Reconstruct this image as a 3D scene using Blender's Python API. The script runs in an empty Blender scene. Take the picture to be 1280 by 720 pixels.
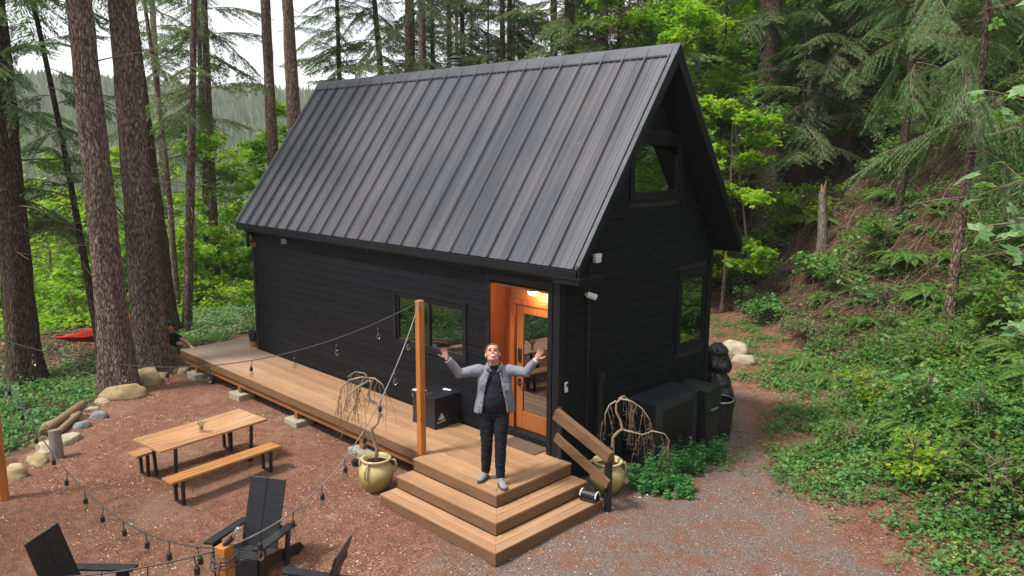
import bpy, math, random
import numpy as np
from mathutils import Vector, Matrix, noise, Euler
from math import sin, cos, pi, radians as RAD
random.seed(7); RNG = np.random.default_rng(11)
scene = bpy.context.scene
COL = scene.collection
# ------------------------------------------------------------------ terrain
#H0
EDGE = np.array([(16,-9),(9,-2.2),(6.4,0.2),(4.46,1.49),(3.27,2.13),(2.1,3.1),(1.25,4.5),(.55,6.0),(-.6,7.6),(-4,11.5),(-10,17),(-22,27),(-60,62),(-200,200)],float)
LEDGE = np.array([(-4.2,-8.5),(-4.8,-6.4),(-5.7,-4.95),(-6.3,-4.15),(-7.4,-3.4),(-8.4,-2.5),(-9.1,-1.9),(-10.2,-1.0),(-11,1.5),(-12,5),(-13,9)],float)
def poly_s(P, x, y):
    "signed distance to a polyline; positive on the right-hand side walking along it"
    x = np.asarray(x,float); y = np.asarray(y,float)
    best = np.full(x.shape, 1e9); sg = np.zeros(x.shape)
    for i in range(len(P)-1):
        ax,ay = P[i]; bx,by = P[i+1]; dx,dy = bx-ax,by-ay; l2 = dx*dx+dy*dy
        t = np.clip(((x-ax)*dx+(y-ay)*dy)/l2, 0, 1)
        ex,ey = x-(ax+t*dx), y-(ay+t*dy); d = np.hypot(ex,ey)
        c = dx*(y-ay)-dy*(x-ax)
        m = d < best
        best = np.where(m,d,best); sg = np.where(m,-np.sign(c),sg)
    return best*sg
def sstep(a,b,x):
    t = np.clip((x-a)/(b-a),0,1); return t*t*(3-2*t)
def wob(x,y,f,ph=0.0):
    return (np.sin(x*f+1.3+ph)*np.cos(y*f*1.13+.7-ph)+.5*np.sin(x*f*2.3-y*f*1.7+ph)+.3*np.cos(x*f*4.1+y*f*3.7+2*ph))/1.8
def HGT(x, y):
    x = np.asarray(x,float); y = np.asarray(y,float)
    s = poly_s(EDGE, x, y)
    sp = np.clip(s,0,None)
    kk = .60+.36*sstep(7.5,12.5,y)*sstep(6,1,x)
    hill = .10*np.minimum(sp,1.2) + kk*np.clip(sp-.9,0,6) + .55*np.clip(sp-6.9,0,7) + .30*np.clip(sp-13,0,40) + .05*np.clip(sp-52,0,None)
    hill = hill + sstep(1,4,sp)*(.20*wob(x,y,.9)+.13*wob(x,y,2.2,.8)*sstep(40,20,sp)) + sstep(.2,1.5,sp)*sstep(40,20,sp)*.05*wob(x,y,4.3,2.2)
    v = -(x+15.0)-.35*np.clip(y-4,0,None)*0
    v = v*sstep(6,-6,s) 
    drop = .16*np.clip(v,0,8)+.42*np.clip(v-6,0,55)
    far = sstep(120,330,-x)*46*sstep(30,-60,s-20) *(1+.12*wob(x,y,.012))
    near = .018*wob(x,y,1.1)+.008*wob(x,y,3.1,1.0)
    lz = poly_s(LEDGE,x,y)            # left planting bed (negative side is outside the yard)
    bed = -.10*sstep(0,-2.0,lz)*sstep(-4,-8,x) + .0
    return hill - drop + far + near + bed
#H1
def HG(x,y): return float(HGT(np.array([x]),np.array([y]))[0])
# ------------------------------------------------------------------ materials
MATS = {}
class NT:
    def __init__(s, name):
        s.m = bpy.data.materials.new(name); s.m.use_nodes = True
        s.t = s.m.node_tree; s.t.nodes.clear()
        s.out = s.n('ShaderNodeOutputMaterial')
        MATS[name] = s.m
    def n(s, typ, **kw):
        nd = s.t.nodes.new(typ)
        for k,v in kw.items():
            if k.startswith('i_'):
                key = k[2:].replace('_',' ')
                nd.inputs[key].default_value = v
            else: setattr(nd,k,v)
        return nd
    def l(s,a,b): s.t.links.new(a,b)
    def coord(s, kind='Object', scale=(1,1,1)):
        c = s.n('ShaderNodeTexCoord'); mp = s.n('ShaderNodeMapping'); mp.inputs['Scale'].default_value = scale
        s.l(c.outputs[kind], mp.inputs['Vector']); return mp.outputs['Vector']
    def noise(s, vec, scale, detail=4, rough=.55, dist=0):
        nd = s.n('ShaderNodeTexNoise'); nd.inputs['Scale'].default_value = scale; nd.inputs['Detail'].default_value = detail
        nd.inputs['Roughness'].default_value = rough; nd.inputs['Distortion'].default_value = dist
        s.l(vec, nd.inputs['Vector']); return nd.outputs['Fac']
    def ramp(s, fac, stops, interp='LINEAR'):
        r = s.n('ShaderNodeValToRGB'); r.color_ramp.interpolation = interp
        e = r.color_ramp.elements
        while len(e) < len(stops): e.new(.5)
        for q,(p,c) in zip(e,stops):
            q.position = p; q.color = (*c,1) if len(c)==3 else c
        s.l(fac, r.inputs['Fac']); return r.outputs['Color']
    def mix(s, fac, a, b, mode='MIX'):
        m = s.n('ShaderNodeMix', data_type='RGBA', blend_type=mode)
        for inp,v in ((m.inputs['Factor'],fac),(m.inputs['A'],a),(m.inputs['B'],b)):
            if hasattr(v,'links'): s.l(v,inp)
            else: inp.default_value = v if not isinstance(v,tuple) else ((*v,1) if len(v)==3 else v)
        return m.outputs['Result']
    def math(s, op, a, b=0.0, c=0.0, clamp=False):
        m = s.n('ShaderNodeMath', operation=op, use_clamp=clamp)
        for inp,v in ((m.inputs[0],a),(m.inputs[1],b),(m.inputs[2],c)):
            if hasattr(v,'links'): s.l(v,inp)
            else: inp.default_value = v
        return m.outputs[0]
    def bump(s, h, strength=.3, dist=.01, nrm=None):
        b = s.n('ShaderNodeBump'); b.inputs['Strength'].default_value = strength; b.inputs['Distance'].default_value = dist
        s.l(h,b.inputs['Height'])
        if nrm: s.l(nrm,b.inputs['Normal'])
        return b.outputs['Normal']
    def bsdf(s, col, rough=.6, metal=0.0, nrm=None, spec=.5, **kw):
        b = s.n('ShaderNodeBsdfPrincipled')
        for key,v in (('Base Color',col),('Roughness',rough),('Metallic',metal),('Specular IOR Level',spec)):
            if hasattr(v,'links'): s.l(v,b.inputs[key])
            else: b.inputs[key].default_value = (*v,1) if isinstance(v,tuple) and len(v)==3 else v
        for k,v in kw.items(): b.inputs[k.replace('_',' ')].default_value = v
        if nrm: s.l(nrm,b.inputs['Normal'])
        s.l(b.outputs['BSDF'], s.out.inputs['Surface']); return b

def simple(name, col, rough=.6, metal=0, var=.25, scale=6, bump=.15, bscale=60, spec=.5, coord='Object', stretch=(1,1,1)):
    t = NT(name); v = t.coord(coord, stretch)
    f = t.noise(v, scale, 5)
    dark = tuple(c*(1-var) for c in col); lite = tuple(min(1,c*(1+var)) for c in col)
    c = t.ramp(f, [(.3,dark),(.7,lite)])
    b = t.noise(v, bscale, 3)
    rr = t.ramp(f,[(.3,(rough*.85,)*3),(.7,(min(1,rough*1.15),)*3)])
    t.bsdf(c, rr, metal, t.bump(b,bump,.004), spec)
    return t.m

def wood(name, col, rough=.45, axis=0, var=.35, knots=True, spec=.5, board=0.0):
    "grain runs along the given axis; board > 0 gives each board of that width its own tone"
    t = NT(name); st = [9,9,9]; st[axis] = .7
    v = t.coord('Object', tuple(st))
    f = t.noise(v, 3.2, 6, .6, .6)
    g = t.noise(v, 14, 4, .6, .3)
    dark = tuple(c*(1-var) for c in col); lite = tuple(min(1,c*(1+var*.8)) for c in col)
    c = t.ramp(f, [(.28,dark),(.5,col),(.75,lite)])
    c = t.mix(t.math('MULTIPLY',g,.35), c, tuple(x*.45 for x in col))
    if knots:
        v2 = t.coord('Object', tuple([2.2 if i==axis else 5.5 for i in range(3)]))
        vo = t.n('ShaderNodeTexVoronoi'); vo.inputs['Scale'].default_value = 1.0; t.l(v2, vo.inputs['Vector'])
        k = t.ramp(vo.outputs['Distance'], [(.05,(1,1,1)),(.11,(0,0,0))])
        c = t.mix(t.math('MULTIPLY',k,.7), c, tuple(x*.25 for x in col))
    gi = t.n('ShaderNodeNewGeometry')
    rr = t.ramp(gi.outputs['Random Per Island'], [(0,(.80,.80,.80)),(1,(1.15,1.15,1.15))])
    c = t.mix(1.0, c, rr, 'MULTIPLY')
    t.bsdf(c, rough, 0, t.bump(g,.15,.003), spec)
    return t.m

def make_materials():
    # charred black siding
    for nm,ax in (('siding_long',0),('siding_gable',1)):
        t = NT(nm); st=[14,14,14]; st[ax]=.8
        v = t.coord('Object',tuple(st)); f = t.noise(v,3,6,.65,.4)
        v1 = t.coord('Object',(1,1,1)); f1 = t.noise(v1,1.3,4)
        gi = t.n('ShaderNodeNewGeometry')
        c = t.ramp(f,[(.25,(.002,.0024,.0036)),(.55,(.0045,.0052,.0078)),(.8,(.016,.0175,.023))])
        rr = t.ramp(gi.outputs['Random Per Island'],[(0,(.7,.7,.7)),(1,(1.35,1.35,1.35))])
        c = t.mix(1.0,c,rr,'MULTIPLY')
        c = t.mix(t.math('MULTIPLY',f1,.25),c,(.009,.0095,.013))
        t.bsdf(c,.66,0,t.bump(f,.8,.006),.20)
    simple('black_trim',(.006,.007,.0095),.5,0,.3,5,.12,40,.3)
    simple('black_metal',(.012,.012,.014),.4,.0,.3,7,.05,50,.5)
    simple('black_plastic',(.013,.014,.016),.38,0,.3,6,.08,80,.5)
    simple('chair_black',(.010,.011,.014),.42,0,.3,7,.2,45,.5,stretch=(1,1,6))
    # metal roof with dust washed down the slope
    t = NT('roof_metal'); v = t.coord('Object',(7,.10,.10)); f = t.noise(v,1.3,4,.6,.15); v2=t.coord('Object',(1,1,1)); f2=t.noise(v2,.8,4)
    f3 = t.noise(v2,55,3,.7)
    c = t.ramp(f,[(.25,(.072,.077,.094)),(.5,(.090,.095,.113)),(.78,(.125,.127,.141))])
    c = t.mix(t.ramp(f2,[(.42,(0,0,0)),(.72,(.5,.5,.5))]),c,(.150,.138,.136))
    sp = t.ramp(f3,[(.70,(0,0,0)),(.76,(1,1,1))])
    c = t.mix(t.math('MULTIPLY',sp,.25),c,(.28,.25,.2))
    g = t.n('ShaderNodeSeparateXYZ'); cc = t.n('ShaderNodeTexCoord'); t.l(cc.outputs['Object'],g.inputs[0])
    lo = t.ramp(g.outputs['Z'],[(0,(0,0,0)),(1,(0,0,0))])
    r = t.ramp(f,[(.3,(.22,.22,.22)),(.8,(.36,.36,.36))])
    b = t.bsdf(c,r,.4,t.bump(t.noise(v2,2.2,3),.10,.03),.5)
    simple('roof_trim',(.075,.080,.092),.38,.3,.2,3,.04,30,.5)
    # decking
    for nm,ax in (('deck_x',0),('deck_y',1)):
        t = NT(nm); st=[16,16,16]; st[ax]=.5
        v=t.coord('Object',tuple(st)); f=t.noise(v,2.5,6,.65,.3); v1=t.coord('Object',(1,1,1)); f1=t.noise(v1,1.1,4)
        gi=t.n('ShaderNodeNewGeometry')
        c=t.ramp(f,[(.25,(.28,.155,.078)),(.55,(.385,.225,.122)),(.8,(.50,.32,.19))])
        c=t.mix(1.0,c,t.ramp(gi.outputs['Random Per Island'],[(0,(.76,.73,.70)),(1,(1.14,1.15,1.16))]),'MULTIPLY')
        sx=t.n('ShaderNodeSeparateXYZ'); cc=t.n('ShaderNodeTexCoord'); t.l(cc.outputs['Object'],sx.inputs[0])
        # weathered grey bloom towards the open far end of the deck
        wx=t.math('ADD',sx.outputs['X'],t.math('MULTIPLY',f1,1.6))
        w=t.ramp(t.math('MULTIPLY_ADD',wx,-.12),[(.66,(0,0,0)),(.95,(1,1,1))])
        c=t.mix(t.math('MULTIPLY',w,.6),c,(.34,.28,.25))
        st_=t.ramp(t.noise(v1,2.7,5,.7),[(.52,(0,0,0)),(.75,(1,1,1))])
        c=t.mix(t.math('MULTIPLY',st_,.38),c,(.17,.105,.068))
        t.bsdf(c,.52,0,t.bump(f,.12,.003),.4)
    for nm,ax in (('fascia_x',0),('fascia_y',1)):
        wood(nm,(.20,.112,.058),.55,ax,.3,False,.35)
    wood('beam_wood',(.30,.125,.042),.6,0,.4,True,.3)
    wood('post_wood',(.50,.185,.045),.5,2,.35,True,.4)
    wood('cedar_v',(.36,.095,.024),.42,2,.42,True,.45)
    wood('cedar_h',(.42,.145,.042),.40,0,.35,True,.45)
    wood('door_wood',(.37,.12,.032),.33,2,.3,False,.5)
    wood('table_wood',(.50,.27,.13),.24,1,.42,True,.55)
    wood('bench_wood',(.50,.235,.08),.25,1,.42,True,.55)
    wood('old_wood',(.22,.19,.165),.85,2,.4,False,.2)
    wood('log_wood',(.24,.165,.10),.85,0,.4,False,.2)
    simple('concrete',(.30,.285,.22),.9,0,.25,9,.5,60,.2)
    # rock
    for nm,c0 in (('rock_tan',(.33,.245,.135)),('rock_grey',(.22,.22,.215)),('rock_pale',(.42,.36,.26))):
        t=NT(nm); v=t.coord('Object',(1,1,1)); f=t.noise(v,3,7,.6); g=t.noise(v,34,4,.7)
        c=t.ramp(f,[(.28,tuple(x*.5 for x in c0)),(.5,c0),(.75,tuple(min(1,x*1.25) for x in c0))])
        c=t.mix(t.ramp(g,[(.55,(0,0,0)),(.75,(.5,.5,.5))]),c,tuple(x*.4 for x in c0))
        c=t.mix(t.ramp(t.noise(v,1.9,5,.7),[(.50,(0,0,0)),(.66,(.6,.6,.6))]),c,(.075,.085,.045))
        t.bsdf(c,.9,0,t.bump(g,.5,.01),.2)
    # glazed pot
    t=NT('glazed_pot'); v=t.coord('Object',(1,1,1)); f=t.noise(v,5,6,.6); sx=t.n('ShaderNodeSeparateXYZ'); t.l(v,sx.inputs[0])
    z=t.math('ADD',sx.outputs['Z'],t.math('MULTIPLY_ADD',f,.16))
    c=t.ramp(z,[(.05,(.12,.085,.022)),(.2,(.30,.23,.07)),(.36,(.44,.37,.17)),(.5,(.50,.42,.21))])
    t.bsdf(c,.16,0,t.bump(f,.05,.01),.6)
    simple('soil',(.05,.022,.014),.95,0,.5,30,.8,60,.1)
    simple('twig',(.30,.235,.165),.85,0,.35,9,.5,60,.2)
    simple('dead_twig',(.20,.15,.105),.9,0,.4,9,.5,60,.1)
    simple('doormat',(.12,.085,.062),.98,0,.45,90,1.0,160,.1)
    simple('white_paint',(.72,.73,.74),.45,0,.05,6,.05,40)
    simple('grey_metal',(.45,.46,.48),.35,.7,.15,6,.05,40)
    simple('red_cloth',(.62,.035,.022),.6,0,.15,5,.25,60,.3)
    simple('cabinet_black',(.024,.026,.032),.36,0,.3,7,.15,60,.6)
    simple('bin_green',(.012,.019,.017),.42,0,.3,6,.05,60,.5)
    t=NT('bag_plastic'); v=t.coord('Object',(1,1,1)); f=t.noise(v,9,5,.6,.5)
    t.bsdf((.006,.006,.008),.2,0,t.bump(f,.9,.05),.6)
    simple('cable',(.035,.035,.038),.6)
    simple('steel_cable',(.30,.30,.32),.45,.6)
    t=NT('bulb_glass'); a=t.n('ShaderNodeBsdfGlossy'); a.inputs['Roughness'].default_value=.05; b=t.n('ShaderNodeBsdfTransparent'); b.inputs['Color'].default_value=(.86,.84,.8,1)
    lw=t.n('ShaderNodeLayerWeight'); lw.inputs['Blend'].default_value=.45; m=t.n('ShaderNodeMixShader'); t.l(lw.outputs['Facing'],m.inputs[0]); t.l(b.outputs[0],m.inputs[1]); t.l(a.outputs[0],m.inputs[2]); t.l(m.outputs[0],t.out.inputs['Surface'])
    t=NT('window_glass'); a=t.n('ShaderNodeBsdfGlossy'); a.inputs['Roughness'].default_value=.012; a.inputs['Color'].default_value=(.95,.97,.95,1)
    b=t.n('ShaderNodeBsdfTransparent'); b.inputs['Color'].default_value=(.62,.66,.62,1)
    fr=t.n('ShaderNodeFresnel'); fr.inputs['IOR'].default_value=1.6
    k=t.math('MULTIPLY_ADD',fr.outputs[0],.9,.20)
    # faint unevenness of real panes
    v=t.coord('Object',(1,1,1)); f=t.noise(v,1.4,2); nb=t.bump(f,.12,.02); t.l(nb,a.inputs['Normal'])
    m=t.n('ShaderNodeMixShader'); t.l(k,m.inputs[0]); t.l(b.outputs[0],m.inputs[1]); t.l(a.outputs[0],m.inputs[2]); t.l(m.outputs[0],t.out.inputs['Surface'])
    t=NT('lamp_glow'); e=t.n('ShaderNodeEmission'); e.inputs['Color'].default_value=(1,.9,.74,1); e.inputs['Strength'].default_value=9; t.l(e.outputs[0],t.out.inputs['Surface'])
    # bark
    for nm,c0,c1 in (('bark_fir',(.115,.074,.055),(.40,.31,.26)),('bark_dark',(.062,.040,.028),(.20,.145,.11)),('bark_pale',(.22,.18,.145),(.48,.42,.35)),('bark_moss',(.08,.062,.034),(.24,.21,.11))):
        t=NT(nm); v=t.coord('Object',(8.5,8.5,2.3)); vo=t.n('ShaderNodeTexVoronoi',feature='DISTANCE_TO_EDGE'); vo.inputs['Scale'].default_value=2.7
        nv=t.n('ShaderNodeTexNoise'); nv.inputs['Scale'].default_value=2.0; nv.inputs['Detail'].default_value=4; t.l(v,nv.inputs['Vector'])
        vm=t.n('ShaderNodeVectorMath',operation='MULTIPLY_ADD'); t.l(nv.outputs['Color'],vm.inputs[0]); vm.inputs[1].default_value=(.9,.9,.9); t.l(v,vm.inputs[2]); t.l(vm.outputs[0],vo.inputs['Vector'])
        ed=t.ramp(vo.outputs['Distance'],[(.0,(0,0,0)),(.10,(.6,.6,.6)),(.4,(1,1,1))])
        f=t.noise(v,5,6,.7); v1=t.coord('Object',(1,1,1)); big=t.noise(v1,.9,4)
        h=t.math('ADD',t.math('MULTIPLY',ed,.7),t.math('MULTIPLY',f,.5))
        c=t.ramp(h,[(.22,tuple(x*.38 for x in c0)),(.5,c0),(.82,tuple((a+b)/2 for a,b in zip(c0,c1))),(1.0,c1)])
        c=t.mix(t.ramp(t.noise(t.coord('Object',(1,1,.5)),2.2,5,.7),[(.4,(0,0,0)),(.7,(.55,.55,.55))]),c,tuple(x*.62 for x in c0))
        li=t.ramp(t.noise(v1,16,5,.7),[(.60,(0,0,0)),(.72,(1,1,1))])
        c=t.mix(t.math('MULTIPLY',li,.35),c,(.20,.19,.14))
        mo=t.ramp(big,[(.52,(0,0,0)),(.72,(1,1,1))])
        c=t.mix(t.math('MULTIPLY',mo,.5 if nm=='bark_moss' else .16),c,(.075,.085,.02) if nm=='bark_moss' else (.06,.06,.035))
        t.bsdf(c,.92,0,t.bump(h,1.0,.035),.15)
    # foliage
    def leafmat(nm, stops, trans=.4, rough=.55, tmul=(1.4,1.6,.7), clump=.8, spec=.35):
        t=NT(nm); gi=t.n('ShaderNodeNewGeometry'); oi=t.n('ShaderNodeObjectInfo')
        v=t.coord('Object',(1,1,1)); f=t.noise(v,clump,4)
        a=t.math('ADD',t.math('MULTIPLY',gi.outputs['Random Per Island'],.5),t.math('MULTIPLY',f,.75))
        a=t.math('ADD',a,t.math('MULTIPLY_ADD',oi.outputs['Random'],.16)); 
        c=t.ramp(a,stops)
        b=t.n('ShaderNodeBsdfPrincipled'); t.l(c,b.inputs['Base Color']); b.inputs['Roughness'].default_value=rough; b.inputs['Specular IOR Level'].default_value=spec
        tr=t.n('ShaderNodeBsdfTranslucent'); t.l(t.mix(1.0,c,tmul,'MULTIPLY'),tr.inputs['Color'])
        m=t.n('ShaderNodeMixShader'); m.inputs[0].default_value=trans; t.l(b.outputs[0],m.inputs[1]); t.l(tr.outputs[0],m.inputs[2]); t.l(m.outputs[0],t.out.inputs['Surface'])
    leafmat('needles_dark',[(.2,(.028,.060,.020)),(.55,(.062,.118,.038)),(.95,(.125,.185,.065))],.4,.55)
    leafmat('needles_grey',[(.2,(.036,.085,.030)),(.55,(.080,.160,.058)),(.95,(.16,.26,.105))],.4,.55)
    leafmat('needles_far',[(.2,(.034,.062,.020)),(.55,(.080,.125,.035)),(.95,(.17,.20,.06))],.45,.7)
    leafmat('leaf_bright',[(.2,(.060,.150,.012)),(.5,(.14,.30,.022)),(.8,(.27,.43,.035)),(1.0,(.45,.48,.05))],.55,.5)
    leafmat('leaf_mid',[(.2,(.028,.085,.014)),(.5,(.065,.160,.026)),(.85,(.13,.25,.045)),(1.0,(.28,.29,.06))],.45,.5)
    leafmat('leaf_pale',[(.2,(.05,.13,.035)),(.5,(.10,.22,.07)),(.85,(.19,.32,.14)),(1.0,(.27,.38,.20))],.4,.4)
    leafmat('leaf_ground',[(.2,(.016,.075,.018)),(.42,(.040,.145,.036)),(.7,(.085,.225,.055)),(.92,(.16,.31,.09)),(1.0,(.38,.36,.08))],.35,.5,clump=1.5)
    leafmat('leaf_mint',[(.15,(.030,.12,.030)),(.5,(.06,.21,.055)),(.9,(.12,.32,.10))],.4,.5,clump=4)
    leafmat('leaf_sage',[(.15,(.10,.17,.085)),(.5,(.19,.28,.14)),(.9,(.32,.38,.20))],.4,.6,clump=3)
    leafmat('fern_green',[(.2,(.03,.10,.016)),(.55,(.075,.185,.03)),(.95,(.17,.28,.055))],.4,.5)
    leafmat('dry_leaf',[(.2,(.10,.045,.020)),(.5,(.21,.11,.055)),(.85,(.34,.21,.10))],.2,.8,clump=2)
    leafmat('orange_leaf',[(.2,(.28,.07,.015)),(.6,(.45,.16,.03)),(1.0,(.5,.3,.06))],.4,.6)
    leafmat('chip',[(.2,(.055,.022,.014)),(.42,(.18,.070,.038)),(.66,(.36,.165,.088)),(.86,(.55,.35,.22)),(1.0,(.66,.52,.40))],.0,.9,clump=1.2,spec=.1)
    leafmat('pebble',[(.2,(.12,.10,.095)),(.5,(.20,.17,.16)),(.85,(.32,.27,.25)),(1.0,(.45,.41,.38))],.0,.9,clump=1.2,spec=.2)
    leafmat('far_wood',[(.2,(.08,.12,.055)),(.5,(.14,.19,.085)),(.9,(.22,.26,.12))],.2,.8,clump=.02)  # distant foliage tones lightened, part of the valley haze put into the colour
    # ground
    t=NT('ground_soil'); v=t.coord('Object',(1,1,1))
    at=t.n('ShaderNodeVertexColor',layer_name='zone'); sp=t.n('ShaderNodeSeparateColor'); t.l(at.outputs['Color'],sp.inputs[0])
    n1=t.noise(v,.8,6,.6); n2=t.noise(v,7,6,.7); n3=t.noise(v,45,4,.75); n4=t.noise(v,2.2,5,.65)
    mulch=t.ramp(n3,[(.30,(.055,.022,.014)),(.45,(.205,.088,.052)),(.57,(.35,.180,.115)),(.72,(.58,.38,.27))])
    mulch=t.mix(t.ramp(n2,[(.40,(0,0,0)),(.66,(.7,.7,.7))]),mulch,(.11,.055,.040))
    mulch=t.mix(t.ramp(n1,[(.50,(0,0,0)),(.72,(.65,.65,.65))]),mulch,(.34,.22,.16))
    mulch=t.mix(t.ramp(n4,[(.62,(0,0,0)),(.72,(.6,.6,.6))]),mulch,(.36,.29,.21))
    grav=t.ramp(n3,[(.30,(.06,.044,.038)),(.46,(.170,.125,.106)),(.60,(.29,.225,.195)),(.76,(.50,.42,.37))])
    grav=t.mix(t.ramp(t.noise(v,2.9,6,.75,.4),[(.47,(0,0,0)),(.62,(.8,.8,.8))]),grav,(.25,.105,.060))
    grav=t.mix(t.ramp(n4,[(.52,(0,0,0)),(.70,(.5,.5,.5))]),grav,(.23,.185,.165))
    gz=t.math('ADD',sp.outputs[0],t.math('MULTIPLY_ADD',t.noise(v,1.7,5,.7),1.1))
    gz2=t.ramp(t.math('SUBTRACT',gz,.55),[(.25,(0,0,0)),(.62,(1,1,1))])
    base=t.mix(gz2,mulch,grav)
    dirt=t.ramp(n2,[(.3,(.028,.018,.012)),(.55,(.085,.052,.032)),(.75,(.17,.10,.06))])
    dz=t.ramp(t.math('SUBTRACT',t.math('ADD',sp.outputs[1],t.noise(v,2.3,5,.7)),.5),[(.35,(0,0,0)),(.65,(1,1,1))])
    base=t.mix(dz,base,dirt)
    grass=t.ramp(n2,[(.3,(.05,.085,.025)),(.6,(.10,.14,.045)),(.8,(.17,.19,.08))])
    base=t.mix(sp.outputs[2],base,grass)
    h=t.math('ADD',n3,t.math('MULTIPLY',n2,.6))
    t.bsdf(base,.95,0,t.bump(h,1.0,.035),.12)
    # person
    simple('skin',(.55,.27,.19),.5,0,.10,14,.06,50,.4)
    simple('skin_tan',(.50,.24,.13),.5,0,.10,14,.06,50,.4)
    simple('hair_brown',(.10,.045,.028),.6,0,.4,40,.8,90,.3)
    simple('hair_black',(.008,.007,.008),.5,0,.3,40,.8,90,.4)
    t=NT('jacket_cloth'); v=t.coord('Object',(1,1,1)); f=t.noise(v,9,5,.6); g=t.noise(v,260,2,.7); w=t.noise(v,24,4,.6,.4)
    c=t.ramp(f,[(.3,(.175,.185,.225)),(.7,(.26,.27,.315))]); c=t.mix(t.math('MULTIPLY',g,.35),c,(.10,.105,.13)); t.bsdf(c,.9,0,t.bump(w,.8,.02),.15)
    t=NT('navy_cloth'); v=t.coord('Object',(1,1,1)); f=t.noise(v,9,4); w=t.noise(v,14,3,.5,.5)
    t.bsdf(t.ramp(f,[(.3,(.010,.011,.018)),(.7,(.017,.019,.030))]),.85,0,t.bump(w,.6,.03),.2)
    t=NT('denim'); v=t.coord('Object',(1,1,1)); f=t.noise(v,7,5); w=t.noise(v,16,4,.6,.6)
    t.bsdf(t.ramp(f,[(.3,(.005,.007,.012)),(.75,(.014,.018,.028))]),.85,0,t.bump(w,.9,.03),.2)
    simple('shoe_grey',(.22,.22,.23),.85,0,.2,20,.3,90,.2)
    simple('sole_dark',(.05,.05,.052),.8)
    simple('lip',(.42,.12,.10),.45); simple('teeth',(.80,.76,.70),.25); simple('eye_dark',(.03,.02,.018),.3)
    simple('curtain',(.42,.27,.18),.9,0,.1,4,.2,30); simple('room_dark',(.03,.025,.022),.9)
    simple('flower_dry',(.42,.34,.18),.9,0,.3,9); simple('clay_pot',(.36,.13,.05),.8)
make_materials()
M = MATS
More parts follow.
